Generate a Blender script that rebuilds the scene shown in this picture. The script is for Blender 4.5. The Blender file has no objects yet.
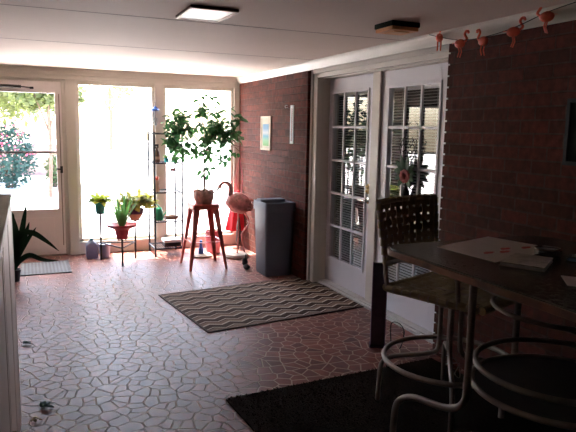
import bpy, bmesh, math, random
from math import sin, cos, pi, radians, tan
from mathutils import Vector, Matrix, noise
random.seed(7)
SC = bpy.context.scene
COL = SC.collection

# ------------------------------------------------------------------ materials
def new_mat(name):
    m = bpy.data.materials.new(name); m.use_nodes = True
    nt = m.node_tree
    return m, nt, nt.nodes, nt.links, nt.nodes['Principled BSDF']
def _noise(N, L, scale, detail=4.0, src='Object'):
    tc = N.new('ShaderNodeTexCoord'); n = N.new('ShaderNodeTexNoise')
    n.inputs['Scale'].default_value = scale; n.inputs['Detail'].default_value = detail
    L.new(tc.outputs[src], n.inputs['Vector']); return n
def ramp(N, L, fac, stops, interp='LINEAR'):
    r = N.new('ShaderNodeValToRGB'); r.color_ramp.interpolation = interp
    e = r.color_ramp.elements
    while len(e) < len(stops): e.new(0.5)
    for i, (p, c) in enumerate(stops): e[i].position = p; e[i].color = (*c, 1)
    L.new(fac, r.inputs['Fac']); return r
def M(name, col, rough=0.5, metal=0.0, var=0.12, scale=18, bump=0.0, bscale=60, spec=0.5, trans=0.0, sheen=0.0):
    m, nt, N, L, b = new_mat(name)
    n = _noise(N, L, scale)
    lo = tuple(max(0, c*(1-var)) for c in col); hi = tuple(min(1, c*(1+var)) for c in col)
    r = ramp(N, L, n.outputs['Fac'], [(0.3, lo), (0.7, hi)])
    L.new(r.outputs['Color'], b.inputs['Base Color'])
    b.inputs['Roughness'].default_value = rough; b.inputs['Metallic'].default_value = metal
    b.inputs['Specular IOR Level'].default_value = spec
    b.inputs['Transmission Weight'].default_value = trans
    if bump:
        n2 = _noise(N, L, bscale); bp = N.new('ShaderNodeBump'); bp.inputs['Strength'].default_value = bump
        bp.inputs['Distance'].default_value = 0.01
        L.new(n2.outputs['Fac'], bp.inputs['Height']); L.new(bp.outputs['Normal'], b.inputs['Normal'])
    return m
def leaf_mat(name, c1, c2, trans=0.45, scale=6):
    m, nt, N, L, b = new_mat(name)
    n = _noise(N, L, scale, 3); r = ramp(N, L, n.outputs['Fac'], [(0.35, c1), (0.65, c2)])
    L.new(r.outputs['Color'], b.inputs['Base Color']); b.inputs['Roughness'].default_value = 0.45
    t = N.new('ShaderNodeBsdfTranslucent'); L.new(r.outputs['Color'], t.inputs['Color'])
    mx = N.new('ShaderNodeMixShader'); mx.inputs[0].default_value = trans
    out = N['Material Output']
    L.new(b.outputs[0], mx.inputs[1]); L.new(t.outputs[0], mx.inputs[2]); L.new(mx.outputs[0], out.inputs['Surface'])
    return m
def glass_mat(name, tint=(1, 1, 1), ior=1.5, extra=0.0, rough=0.0):
    m, nt, N, L, b = new_mat(name); N.remove(b)
    g = N.new('ShaderNodeBsdfGlossy'); g.inputs['Roughness'].default_value = rough
    t = N.new('ShaderNodeBsdfTransparent'); t.inputs['Color'].default_value = (*tint, 1)
    f = N.new('ShaderNodeFresnel'); f.inputs['IOR'].default_value = ior
    mx = N.new('ShaderNodeMixShader')
    a = N.new('ShaderNodeMath'); a.operation = 'ADD'; a.inputs[1].default_value = extra; a.use_clamp = True
    ge = N.new('ShaderNodeNewGeometry'); fb_ = N.new('ShaderNodeMath'); fb_.operation = 'SUBTRACT'; fb_.inputs[0].default_value = 1.0
    ml = N.new('ShaderNodeMath'); ml.operation = 'MULTIPLY'
    L.new(ge.outputs['Backfacing'], fb_.inputs[1]); L.new(f.outputs[0], a.inputs[0])
    L.new(a.outputs[0], ml.inputs[0]); L.new(fb_.outputs[0], ml.inputs[1]); L.new(ml.outputs[0], mx.inputs[0])
    L.new(t.outputs[0], mx.inputs[1]); L.new(g.outputs[0], mx.inputs[2])
    L.new(mx.outputs[0], N['Material Output'].inputs['Surface']); return m

def brick_mat():
    m, nt, N, L, b = new_mat('brick')
    tc = N.new('ShaderNodeTexCoord'); s = N.new('ShaderNodeSeparateXYZ'); L.new(tc.outputs['Object'], s.inputs[0])
    a = N.new('ShaderNodeMath'); a.operation = 'SUBTRACT'; L.new(s.outputs[0], a.inputs[0]); L.new(s.outputs[1], a.inputs[1])
    c = N.new('ShaderNodeCombineXYZ'); L.new(a.outputs[0], c.inputs[0]); L.new(s.outputs[2], c.inputs[1])
    br = N.new('ShaderNodeTexBrick'); L.new(c.outputs[0], br.inputs['Vector'])
    br.inputs['Scale'].default_value = 1.0; br.inputs['Brick Width'].default_value = 0.205
    br.inputs['Row Height'].default_value = 0.0735; br.inputs['Mortar Size'].default_value = 0.006
    br.inputs['Mortar Smooth'].default_value = 0.3; br.inputs['Bias'].default_value = 0.0
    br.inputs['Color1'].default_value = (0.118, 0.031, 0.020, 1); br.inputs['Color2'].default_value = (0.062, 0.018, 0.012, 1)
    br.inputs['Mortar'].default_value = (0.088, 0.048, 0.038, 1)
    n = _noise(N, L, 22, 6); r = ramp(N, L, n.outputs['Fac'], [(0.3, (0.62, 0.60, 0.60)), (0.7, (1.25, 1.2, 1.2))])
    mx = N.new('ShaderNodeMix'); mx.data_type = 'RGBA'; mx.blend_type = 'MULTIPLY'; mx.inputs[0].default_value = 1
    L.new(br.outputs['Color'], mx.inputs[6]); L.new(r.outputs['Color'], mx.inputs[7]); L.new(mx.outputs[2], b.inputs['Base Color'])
    b.inputs['Roughness'].default_value = 0.85; b.inputs['Specular IOR Level'].default_value = 0.18
    bp = N.new('ShaderNodeBump'); bp.inputs['Strength'].default_value = 0.8; bp.inputs['Distance'].default_value = 0.008
    inv = N.new('ShaderNodeMath'); inv.operation = 'SUBTRACT'; inv.inputs[0].default_value = 1.0; L.new(br.outputs['Fac'], inv.inputs[1])
    n3 = _noise(N, L, 60, 4); ad = N.new('ShaderNodeMath'); ad.operation = 'MULTIPLY_ADD'; ad.inputs[1].default_value = 0.35
    L.new(n3.outputs['Fac'], ad.inputs[0]); L.new(inv.outputs[0], ad.inputs[2])
    L.new(ad.outputs[0], bp.inputs['Height']); L.new(bp.outputs['Normal'], b.inputs['Normal'])
    return m
def floor_mat():
    m, nt, N, L, b = new_mat('crazy_tile')
    tc = N.new('ShaderNodeTexCoord')
    v = N.new('ShaderNodeTexVoronoi'); v.feature = 'DISTANCE_TO_EDGE'; v.inputs['Scale'].default_value = 11.5; v.inputs['Randomness'].default_value = 1.0
    v2 = N.new('ShaderNodeTexVoronoi'); v2.feature = 'F1'; v2.inputs['Scale'].default_value = 11.5; v2.inputs['Randomness'].default_value = 1.0
    for q in (v, v2): q.voronoi_dimensions = '2D'; L.new(tc.outputs['Object'], q.inputs['Vector'])
    edge = ramp(N, L, v.outputs['Distance'], [(0.025, (0, 0, 0)), (0.068, (1, 1, 1))])
    s = N.new('ShaderNodeSeparateColor'); L.new(v2.outputs['Color'], s.inputs[0])
    st = ramp(N, L, s.outputs[0], [(0.0, (0.105, 0.025, 0.018)), (0.45, (0.155, 0.038, 0.027)), (0.8, (0.20, 0.056, 0.040)), (1.0, (0.125, 0.038, 0.034))])
    n = _noise(N, L, 14, 6); r = ramp(N, L, n.outputs['Fac'], [(0.3, (0.7, 0.7, 0.7)), (0.7, (1.2, 1.2, 1.2))])
    mu = N.new('ShaderNodeMix'); mu.data_type = 'RGBA'; mu.blend_type = 'MULTIPLY'; mu.inputs[0].default_value = 1
    L.new(st.outputs['Color'], mu.inputs[6]); L.new(r.outputs['Color'], mu.inputs[7])
    mx = N.new('ShaderNodeMix'); mx.data_type = 'RGBA'; L.new(edge.outputs['Color'], mx.inputs[0])
    mx.inputs[6].default_value = (0.40, 0.28, 0.225, 1); L.new(mu.outputs[2], mx.inputs[7]); L.new(mx.outputs[2], b.inputs['Base Color'])
    rr = N.new('ShaderNodeMapRange'); L.new(edge.outputs['Color'], rr.inputs[0]); rr.inputs[3].default_value = 0.8; rr.inputs[4].default_value = 0.43; b.inputs['Specular IOR Level'].default_value = 0.26
    L.new(rr.outputs[0], b.inputs['Roughness'])
    n3 = _noise(N, L, 9, 3); ad = N.new('ShaderNodeMath'); ad.operation = 'MULTIPLY_ADD'; ad.inputs[1].default_value = 0.9
    L.new(n3.outputs['Fac'], ad.inputs[0]); L.new(edge.outputs['Color'], ad.inputs[2])
    bp = N.new('ShaderNodeBump'); bp.inputs['Strength'].default_value = 0.55; bp.inputs['Distance'].default_value = 0.004
    L.new(ad.outputs[0], bp.inputs['Height']); L.new(bp.outputs['Normal'], b.inputs['Normal'])
    return m
def zigzag_mat():
    m, nt, N, L, b = new_mat('zigzag_weave')
    tc = N.new('ShaderNodeTexCoord'); s = N.new('ShaderNodeSeparateXYZ'); L.new(tc.outputs['Object'], s.inputs[0])
    pp = N.new('ShaderNodeMath'); pp.operation = 'PINGPONG'; pp.inputs[1].default_value = 0.088; L.new(s.outputs[0], pp.inputs[0])
    ma = N.new('ShaderNodeMath'); ma.operation = 'MULTIPLY_ADD'; ma.inputs[1].default_value = 0.55; L.new(pp.outputs[0], ma.inputs[0]); L.new(s.outputs[1], ma.inputs[2])
    dv = N.new('ShaderNodeMath'); dv.operation = 'DIVIDE'; dv.inputs[1].default_value = 0.158; L.new(ma.outputs[0], dv.inputs[0])
    fr = N.new('ShaderNodeMath'); fr.operation = 'FRACT'; L.new(dv.outputs[0], fr.inputs[0])
    dk = (0.045, 0.026, 0.020); tp = (0.19, 0.13, 0.10); cr = (0.52, 0.45, 0.38); bn = (0.07, 0.042, 0.034)
    r = ramp(N, L, fr.outputs[0], [(0, dk), (0.34, cr), (0.46, tp), (0.74, bn), (0.84, cr), (0.92, dk)], 'CONSTANT')
    n = _noise(N, L, 160, 2); q = ramp(N, L, n.outputs['Fac'], [(0.3, (0.75, 0.75, 0.75)), (0.7, (1.15, 1.15, 1.15))])
    mu = N.new('ShaderNodeMix'); mu.data_type = 'RGBA'; mu.blend_type = 'MULTIPLY'; mu.inputs[0].default_value = 1
    L.new(r.outputs['Color'], mu.inputs[6]); L.new(q.outputs['Color'], mu.inputs[7]); L.new(mu.outputs[2], b.inputs['Base Color'])
    b.inputs['Roughness'].default_value = 0.9; b.inputs['Specular IOR Level'].default_value = 0.1
    bp = N.new('ShaderNodeBump'); bp.inputs['Strength'].default_value = 0.4; bp.inputs['Distance'].default_value = 0.004
    L.new(n.outputs['Fac'], bp.inputs['Height']); L.new(bp.outputs['Normal'], b.inputs['Normal'])
    return m
def stripe_mat(name, c1, c2, axis=0, period=0.05, rough=0.8):
    m, nt, N, L, b = new_mat(name)
    tc = N.new('ShaderNodeTexCoord'); s = N.new('ShaderNodeSeparateXYZ'); L.new(tc.outputs['Object'], s.inputs[0])
    dv = N.new('ShaderNodeMath'); dv.operation = 'DIVIDE'; dv.inputs[1].default_value = period; L.new(s.outputs[axis], dv.inputs[0])
    fr = N.new('ShaderNodeMath'); fr.operation = 'FRACT'; L.new(dv.outputs[0], fr.inputs[0])
    r = ramp(N, L, fr.outputs[0], [(0, c1), (0.5, c2)], 'CONSTANT'); L.new(r.outputs['Color'], b.inputs['Base Color'])
    b.inputs['Roughness'].default_value = rough; return m
def wood_mat(name, c1, c2, rough=0.45, axis=1, s=6):
    m, nt, N, L, b = new_mat(name)
    tc = N.new('ShaderNodeTexCoord'); mp = N.new('ShaderNodeMapping'); L.new(tc.outputs['Object'], mp.inputs[0])
    sc = [s*5]*3; sc[axis] = s*0.5; mp.inputs['Scale'].default_value = sc
    n = N.new('ShaderNodeTexNoise'); n.inputs['Scale'].default_value = 1; n.inputs['Detail'].default_value = 6; L.new(mp.outputs[0], n.inputs['Vector'])
    r = ramp(N, L, n.outputs['Fac'], [(0.3, c1), (0.7, c2)]); L.new(r.outputs['Color'], b.inputs['Base Color'])
    b.inputs['Roughness'].default_value = rough; return m

m_brick = brick_mat(); m_floor = floor_mat(); m_zig = zigzag_mat()
m_ceil = M('ceiling_paint', (0.60, 0.49, 0.43), 0.8, var=0.04, scale=1.2)
m_seam = M('ceiling_seam', (0.25, 0.2, 0.18), 0.8)
m_trim = M('trim_paint', (0.60, 0.56, 0.50), 0.42, var=0.04, scale=3)
m_trimw = M('door_paint', (0.72, 0.71, 0.76), 0.40, var=0.03, scale=3)
m_storm = M('storm_door_enamel', (0.82, 0.76, 0.74), 0.35, var=0.03, scale=3)
m_plain = M('dark_room_plaster', (0.04, 0.03, 0.03), 0.85, var=0.08, scale=2)
m_panel = M('panelled_wall', (0.08, 0.055, 0.045), 0.7, var=0.08, scale=2)
m_glass = glass_mat('window_glass', (1, 1, 1), 1.45)
m_dglass = glass_mat('door_glass', (0.92, 0.95, 0.95), 1.5, 0.06)
m_clear = glass_mat('clear_glass', (0.85, 0.9, 0.92), 1.5, 0.05)
m_slat = M('blind_slat_white', (0.75, 0.76, 0.78), 0.5, var=0.03)
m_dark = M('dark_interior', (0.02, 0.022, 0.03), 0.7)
m_blackm = M('black_metal', (0.012, 0.012, 0.015), 0.6, 0.0, scale=30)
m_wire = M('dark_blue_wire', (0.010, 0.016, 0.030), 0.7, 0.0, scale=30)
m_chrome = M('brushed_steel', (0.55, 0.53, 0.5), 0.25, 1.0, scale=30)
m_brass = M('aged_brass', (0.42, 0.30, 0.14), 0.3, 1.0, scale=30)
m_bronze = M('brown_bronze_frame', (0.20, 0.10, 0.06), 0.45, 0.3)
m_redst = M('red_brown_enamel', (0.50, 0.085, 0.065), 0.32, 0.25, var=0.25, scale=10)
m_bin = M('grey_plastic', (0.14, 0.16, 0.205), 0.55, var=0.05, scale=5, bump=0.05)
m_binin = M('bin_inside_shade', (0.03, 0.03, 0.04), 0.7)
m_pink = M('flamingo_pink', (0.60, 0.26, 0.24), 0.6, var=0.3, scale=22, bump=0.5, bscale=45)
m_pinkd = M('flamingo_feather', (0.48, 0.21, 0.18), 0.7, var=0.35, scale=30)
m_beak = M('beak_black', (0.02, 0.02, 0.02), 0.5)
m_conc = M('concrete', (0.34, 0.30, 0.28), 0.85, var=0.25, scale=20, bump=0.4)
m_redcl = M('red_cloth', (0.5, 0.006, 0.02), 0.75, var=0.2, scale=12)
m_strap = M('dark_red_strap', (0.30, 0.03, 0.05), 0.7)
m_orange = M('orange_plastic', (0.80, 0.13, 0.06), 0.4)
m_green = M('green_plastic', (0.01, 0.26, 0.13), 0.35)
m_teal = M('teal_glaze', (0.03, 0.36, 0.36), 0.2, var=0.15)
m_redpot = M('red_pot_plastic', (0.66, 0.08, 0.12), 0.35)
m_purple = M('purple_glaze', (0.09, 0.05, 0.13), 0.25)
m_tan = M('tan_clay', (0.45, 0.27, 0.2), 0.7)
m_soil = M('potting_soil', (0.035, 0.022, 0.015), 0.95, bump=0.6)
m_shell = M('crumpled_pink_wrap', (0.74, 0.50, 0.42), 0.6, var=0.3, scale=25, bump=0.8, bscale=30)
m_pinkb = M('pink_bucket_plastic', (0.58, 0.12, 0.14), 0.45)
m_bark = M('bark', (0.16, 0.10, 0.07), 0.85, var=0.3, bump=0.4)
def _dull(m, v=0.1):
    m.node_tree.nodes['Principled BSDF']\
        .inputs['Specular IOR Level'].default_value = v
    m.node_tree.nodes['Principled BSDF'].inputs['Roughness'].default_value = 0.8; return m
m_fic = leaf_mat('ficus_leaf', (0.02, 0.09, 0.03), (0.07, 0.20, 0.055), 0.55)
m_yel = leaf_mat('yellow_green_leaf', (0.34, 0.46, 0.05), (0.55, 0.60, 0.12), 0.5, 12)
m_lil = leaf_mat('strap_leaf', (0.07, 0.20, 0.05), (0.14, 0.32, 0.08), 0.45)
m_var = leaf_mat('bushy_leaf', (0.20, 0.27, 0.03), (0.48, 0.42, 0.10), 0.5, 20)
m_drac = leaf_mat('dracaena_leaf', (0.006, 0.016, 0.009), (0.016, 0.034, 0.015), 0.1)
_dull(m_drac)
m_oldwood = wood_mat('weathered_wood_top', (0.34, 0.25, 0.21), (0.50, 0.39, 0.34), 0.5, 1)
m_cab = M('cabinet_beige_paint', (0.52, 0.40, 0.34), 0.5, var=0.06, scale=3)
m_matgrey = stripe_mat('ribbed_grey', (0.07, 0.075, 0.085), (0.13, 0.14, 0.155), 0, 0.036)
m_matedge = M('mat_rubber_edge', (0.10, 0.105, 0.11), 0.8)
m_shag = M('dark_shag', (0.016, 0.009, 0.006), 0.98, spec=0.05, var=0.5, scale=80, bump=1.0, bscale=120)
m_zigedge = M('rug_binding', (0.04, 0.026, 0.022), 0.85)
m_tab = M('table_top_mottled', (0.10, 0.088, 0.066), 0.24, var=0.45, scale=45, bump=0.15, bscale=60)
m_tabedge = M('table_rim_worn', (0.22, 0.085, 0.04), 0.5, var=0.5, scale=9)
m_frame = M('taupe_powder_coat', (0.32, 0.265, 0.225), 0.45, 0.0, var=0.15, scale=14)
m_weave = M('olive_vinyl_strap', (0.32, 0.26, 0.15), 0.5, var=0.15, scale=25)
m_mesh = M('smoked_shelf_panel', (0.05, 0.04, 0.036), 0.5)
m_paper = M('white_paper', (0.62, 0.56, 0.54), 0.7, var=0.04)
m_white = M('white_plastic', (0.7, 0.7, 0.7), 0.4, var=0.04)
m_redink = M('red_print', (0.42, 0.02, 0.03), 0.6)
m_plank = M('dark_plum_board', (0.075, 0.05, 0.085), 0.22, var=0.15)
m_plankf = M('plum_edge', (0.10, 0.03, 0.08), 0.35)
m_blue = M('blue_plastic', (0.02, 0.12, 0.5), 0.35)
m_bluebag = M('pale_blue_plastic', (0.36, 0.40, 0.58), 0.3, var=0.12, scale=8, trans=0.4)
m_brown = M('amber_brown_plastic', (0.10, 0.05, 0.03), 0.3)
m_drift = M('brown_wicker', (0.13, 0.07, 0.045), 0.8, var=0.4, scale=40, bump=0.6)
m_amber = M('amber_glass_diffuser', (0.62, 0.27, 0.09), 0.4)
m_olive = M('dark_green_base', (0.012, 0.014, 0.010), 0.85, spec=0.1)
m_reflect = M('lamp_reflector', (0.75, 0.72, 0.68), 0.35, 0.5)
m_bag = M('black_fabric', (0.02, 0.018, 0.018), 0.8)
m_photo = M('pale_landscape_print', (0.22, 0.36, 0.36), 0.5, var=0.5, scale=9)
m_cream = M('cream_frame', (0.62, 0.54, 0.43), 0.8, spec=0.1)
m_board = M('picture_mat_board', (0.50, 0.45, 0.36), 0.9, spec=0.05)
m_frost = glass_mat('frosted_cover', (0.95, 0.93, 0.9), 1.35, 0.0, 0.35)
# outdoors
m_ground = M('pale_concrete_drive', (0.66, 0.64, 0.62), 0.9, var=0.05, scale=1)
m_lawn = M('sunlit_grass', (0.10, 0.14, 0.035), 0.95, var=0.3, scale=4)
m_tree = leaf_mat('tree_foliage', (0.09, 0.12, 0.04), (0.20, 0.23, 0.07), 0.5, 3)
m_bush = leaf_mat('azalea_foliage', (0.03, 0.085, 0.07), (0.06, 0.13, 0.10), 0.3, 3)
m_flower = M('pink_blossom', (0.55, 0.10, 0.16), 0.6)
m_hedge = leaf_mat('hedge_foliage', (0.08, 0.13, 0.04), (0.15, 0.19, 0.07), 0.4, 3)
m_redwall = M('far_pink_brick', (0.42, 0.27, 0.24), 0.85)
m_siding = M('white_siding', (0.85, 0.85, 0.83), 0.6, var=0.03)

# ------------------------------------------------------------------ mesh helpers
class MB:
    def __init__(s): s.bm = bmesh.new(); s.mi = 0
    def _f(s, fs):
        for f in fs: f.material_index = s.mi
    def box(s, x0, x1, y0, y1, z0, z1, T=None):
        P = [Vector((x, y, z)) for z in (z0, z1) for y in (y0, y1) for x in (x0, x1)]
        if T: P = [T @ q for q in P]
        v = [s.bm.verts.new(q) for q in P]
        s._f([s.bm.faces.new([v[i] for i in f]) for f in ((0,2,3,1),(4,5,7,6),(0,1,5,4),(2,6,7,3),(0,4,6,2),(1,3,7,5))]); return s
    def tube(s, pts, r, n=10, closed=False, caps=True, flat=1.0):
        pts = [Vector(p) for p in pts]; N = len(pts); rs = [r[min(len(r)-1, int(i*len(r)/N))] for i in range(N)] if isinstance(r, (list, tuple)) and len(r) != N else (r if isinstance(r, (list, tuple)) else [r]*N)
        rings = []; up = None
        for i, p in enumerate(pts):
            a = pts[(i-1) % N] if (closed or i > 0) else p; b = pts[(i+1) % N] if (closed or i < N-1) else p
            t = (b-a).normalized()
            if up is None:
                up = Vector((0,0,1)) if abs(t.z) < 0.95 else Vector((1,0,0))
            sd = t.cross(up)
            if sd.length < 1e-5: sd = t.orthogonal()
            sd.normalize(); u2 = sd.cross(t).normalized(); up = u2
            rings.append([s.bm.verts.new(p + rs[i]*(cos(2*pi*k/n)*sd + flat*sin(2*pi*k/n)*u2)) for k in range(n)])
        fs = []
        for i in range(N if closed else N-1):
            A, B = rings[i], rings[(i+1) % N]
            for k in range(n): fs.append(s.bm.faces.new((A[k], A[(k+1)%n], B[(k+1)%n], B[k])))
        if caps and not closed:
            fs.append(s.bm.faces.new(list(reversed(rings[0])))); fs.append(s.bm.faces.new(rings[-1]))
        s._f(fs); return s
    def ring(s, c, R, r, n=48, m=10, z=0):
        c = Vector(c); return s.tube([c+Vector((R*cos(2*pi*i/n), R*sin(2*pi*i/n), z)) for i in range(n)], r, m, closed=True)
    def lathe(s, prof, c=(0,0,0), n=28, caps=True, sx=1, sy=1):
        c = Vector(c); rings = []
        for (r, z) in prof: rings.append([s.bm.verts.new(c+Vector((sx*r*cos(2*pi*k/n), sy*r*sin(2*pi*k/n), z))) for k in range(n)])
        fs = []
        for A, B in zip(rings, rings[1:]):
            for k in range(n): fs.append(s.bm.faces.new((A[k], A[(k+1)%n], B[(k+1)%n], B[k])))
        if caps:
            if prof[0][0] > 1e-4: fs.append(s.bm.faces.new(list(reversed(rings[0]))))
            if prof[-1][0] > 1e-4: fs.append(s.bm.faces.new(rings[-1]))
        s._f(fs); return s
    def prism(s, poly, h0, h1, axis='z', T=None):
        def P(a, b, h): return Vector({'z': (a, b, h), 'x': (h, a, b), 'y': (a, h, b)}[axis])
        A = [P(a, b, h0) for a, b in poly]; B = [P(a, b, h1) for a, b in poly]
        if T: A = [T @ q for q in A]; B = [T @ q for q in B]
        A = [s.bm.verts.new(q) for q in A]; B = [s.bm.verts.new(q) for q in B]; n = len(A)
        fs = [s.bm.faces.new(list(reversed(A))), s.bm.faces.new(B)]
        for k in range(n): fs.append(s.bm.faces.new((A[k], A[(k+1)%n], B[(k+1)%n], B[k])))
        s._f(fs); return s
    def quad(s, *P):
        v = [s.bm.verts.new(Vector(p)) for p in P]; s._f([s.bm.faces.new(v)]); return s
    def ball(s, c, r, sc=(1,1,1), sub=2, jit=0, T=None):
        r_ = bmesh.ops.create_icosphere(s.bm, subdivisions=sub, radius=1)
        for v in r_['verts']:
            k = 1 + (noise.noise(v.co*2.3+Vector(c)*5)*jit if jit else 0)
            q = Vector((v.co.x*r*sc[0]*k, v.co.y*r*sc[1]*k, v.co.z*r*sc[2]*k))
            if T: q = T @ q
            v.co = q + Vector(c)
        fs = {f for v in r_['verts'] for f in v.link_faces}; s._f(fs); return s
    def leaf(s, p, d, L, w, nrm=None, droop=0.25, seg=4, shape='oval', fold=0.18):
        """a curved leaf starting at p pointing along d"""
        p = Vector(p); d = Vector(d).normalized()
        nrm = Vector(nrm) if nrm else Vector((0,0,1))
        sd = d.cross(nrm)
        if sd.length < 1e-3: sd = d.cross(Vector((1,0.2,0)))
        sd.normalize(); n = sd.cross(d).normalized()
        rows = []; q = p.copy(); dd = d.copy()
        for i in range(seg+1):
            t = i/seg
            ww = w*0.5*({'oval': sin(pi*min(1, t*0.95+0.05))**0.8 if t < 1 else 0.02, 'strap': (1-t**3)*min(1, 0.5+t*2)}[shape])
            ww = max(ww, w*0.03)
            rows.append((s.bm.verts.new(q-sd*ww+n*fold*ww), s.bm.verts.new(q), s.bm.verts.new(q+sd*ww+n*fold*ww)))
            dd = (dd - Vector((0,0,droop/seg))).normalized(); q = q + dd*(L/seg)
            n = sd.cross(dd).normalized()
        fs = []
        for A, B in zip(rows, rows[1:]):
            fs.append(s.bm.faces.new((A[0], A[1], B[1], B[0]))); fs.append(s.bm.faces.new((A[1], A[2], B[2], B[1])))
        s._f(fs); return s
    def leafpath(s, pts, w, nrm=(0,-1,0.4)):
        P = smooth_path(pts, 5); n = len(P); rows = []
        for i, p in enumerate(P):
            a = P[max(0,i-1)]; c = P[min(n-1,i+1)]; d = (c-a).normalized(); sd = d.cross(Vector(nrm)).normalized(); nn = sd.cross(d)
            t = i/(n-1); ww = max(0.04*w, 0.5*w*(0.35+0.65*min(1, t*3))*(1-max(0, (t-0.45)/0.55)**2))
            rows.append((s.bm.verts.new(p-sd*ww+nn*0.2*ww), s.bm.verts.new(p), s.bm.verts.new(p+sd*ww+nn*0.2*ww)))
        for A, B in zip(rows, rows[1:]):
            s.bm.faces.new((A[0], A[1], B[1], B[0])); s.bm.faces.new((A[1], A[2], B[2], B[1]))
        return s
    def build(s, name, mats, parent=None, smooth=True, bevel=0, solid=0, sub=0, loc=None, rz=0, kind=None, label=None):
        if not isinstance(mats, (list, tuple)): mats = [mats]
        bmesh.ops.recalc_face_normals(s.bm, faces=s.bm.faces) if not solid else None
        me = bpy.data.meshes.new(name); s.bm.to_mesh(me); s.bm.free()
        for m in mats: me.materials.append(m)
        if smooth:
            me.polygons.foreach_set('use_smooth', [True]*len(me.polygons)); me.set_sharp_from_angle(angle=radians(38))
        o = bpy.data.objects.new(name, me); COL.objects.link(o)
        if bevel:
            b = o.modifiers.new('bevel', 'BEVEL'); b.width = bevel; b.segments = 2; b.limit_method = 'ANGLE'; b.harden_normals = False
        if solid:
            b = o.modifiers.new('solid', 'SOLIDIFY'); b.thickness = solid; b.offset = 0
        if sub:
            b = o.modifiers.new('sub', 'SUBSURF'); b.levels = sub; b.render_levels = sub
        if parent: o.parent = parent
        if loc is not None: o.location = loc
        if rz: o.rotation_euler.z = rz
        if kind: o['kind'] = kind
        if label: o['label'] = label
        return o
def tag(o, label, cat, group=None, kind=None):
    o['label'] = label; o['category'] = cat
    if group: o['group'] = group
    if kind: o['kind'] = kind
    return o
def thing(name, label, cat, loc=(0,0,0), rz=0, group=None):
    o = bpy.data.objects.new(name, None); COL.objects.link(o); o.location = loc; o.rotation_euler.z = rz
    o.empty_display_size = 0.1
    return tag(o, label, cat, group)
def smooth_path(pts, n=6):
    P = [Vector(p) for p in pts]; out = []
    for i in range(len(P)-1):
        a = P[max(0,i-1)]; b = P[i]; c = P[i+1]; d = P[min(len(P)-1,i+2)]
        for k in range(n):
            t = k/n
            out.append(0.5*((2*b)+(-a+c)*t+(2*a-5*b+4*c-d)*t*t+(-a+3*b-3*c+d)*t**3))
    out.append(P[-1]); return out
S = 'structure'
H = 2.196
# ------------------------------------------------------------------ SETTING
XL, XR, YN, YF = -3.3, 0.0, -9.6, 0.0
MB().box(XL-0.2, 0.32, YN-0.2, 0.12, -0.12, 0).build('floor', m_floor, kind=S, smooth=False)
MB().box(XL-0.2, 0.35, YN-0.2, 0.30, H, H+0.12).build('ceiling', m_ceil, kind=S, smooth=False)
for i, y in enumerate((-2.32, -3.765, -6.2)):
    MB().box(XL, 0.0, y-0.004, y+0.004, H-0.0015, H+0.001).build('trim_%d' % (20+i), m_seam, kind=S, smooth=False)
# right wall, brick; the double doors sit in a recess between y=-1.94 and y=-4.07
RX = 0.06
b = MB()
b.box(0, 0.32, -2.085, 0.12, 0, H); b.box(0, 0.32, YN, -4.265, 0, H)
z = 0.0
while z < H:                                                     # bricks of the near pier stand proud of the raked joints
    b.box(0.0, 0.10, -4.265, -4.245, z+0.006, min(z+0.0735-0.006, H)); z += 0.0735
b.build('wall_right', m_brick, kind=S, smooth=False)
MB().box(RX, 0.32, -4.265, -2.085, 2.115, H).build('trim_9', m_trim, kind=S, smooth=False)
b = MB(); b.prism([(0.0, 2.118), (-0.012, 2.118), (-0.018, 2.128), (-0.034, 2.145), (-0.052, 2.168), (-0.060, 2.182), (-0.060, H), (0.0, H)], YN, -0.0, 'y')
b.build('trim_1', m_trim, kind=S, smooth=False)
b = MB(); b.box(0.0, RX, -4.265, -2.085, 2.130, H); b.build('trim_2', m_trim, kind=S, smooth=False)
b = MB()
b.box(RX-0.010, RX+0.05, -2.205, -2.087, 0.0, 2.12)
b.box(RX-0.030, RX-0.010, -2.125, -2.087, 0.0, 2.12)
b.box(RX-0.016, RX-0.010, -2.205, -2.185, 0.0, 2.05)
b.box(RX-0.010, RX+0.05, -4.265, -2.087, 2.045, 2.13)
b.box(RX-0.030, RX-0.010, -4.265, -2.087, 2.085, 2.12)
b.box(RX+0.05, 0.30, -2.193, -2.10, 0, 2.075)
b.box(0.165, 0.30, -4.265, -4.048, 0, 2.075)
b.box(RX+0.05, 0.30, -4.265, -2.10, 2.038, 2.075)
b.build('trim_3', m_trim, kind=S, bevel=0.003, smooth=False)
b = MB(); b.box(0.105, 0.32, -4.25, -2.20, 0.0, 0.022); b.box(0.13, 0.32, -4.25, -2.20, 0.022, 0.034)
b.build('door_sill', M('sill_aluminium', (0.55, 0.53, 0.52), 0.4), kind=S, bevel=0.003, smooth=False)

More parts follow.
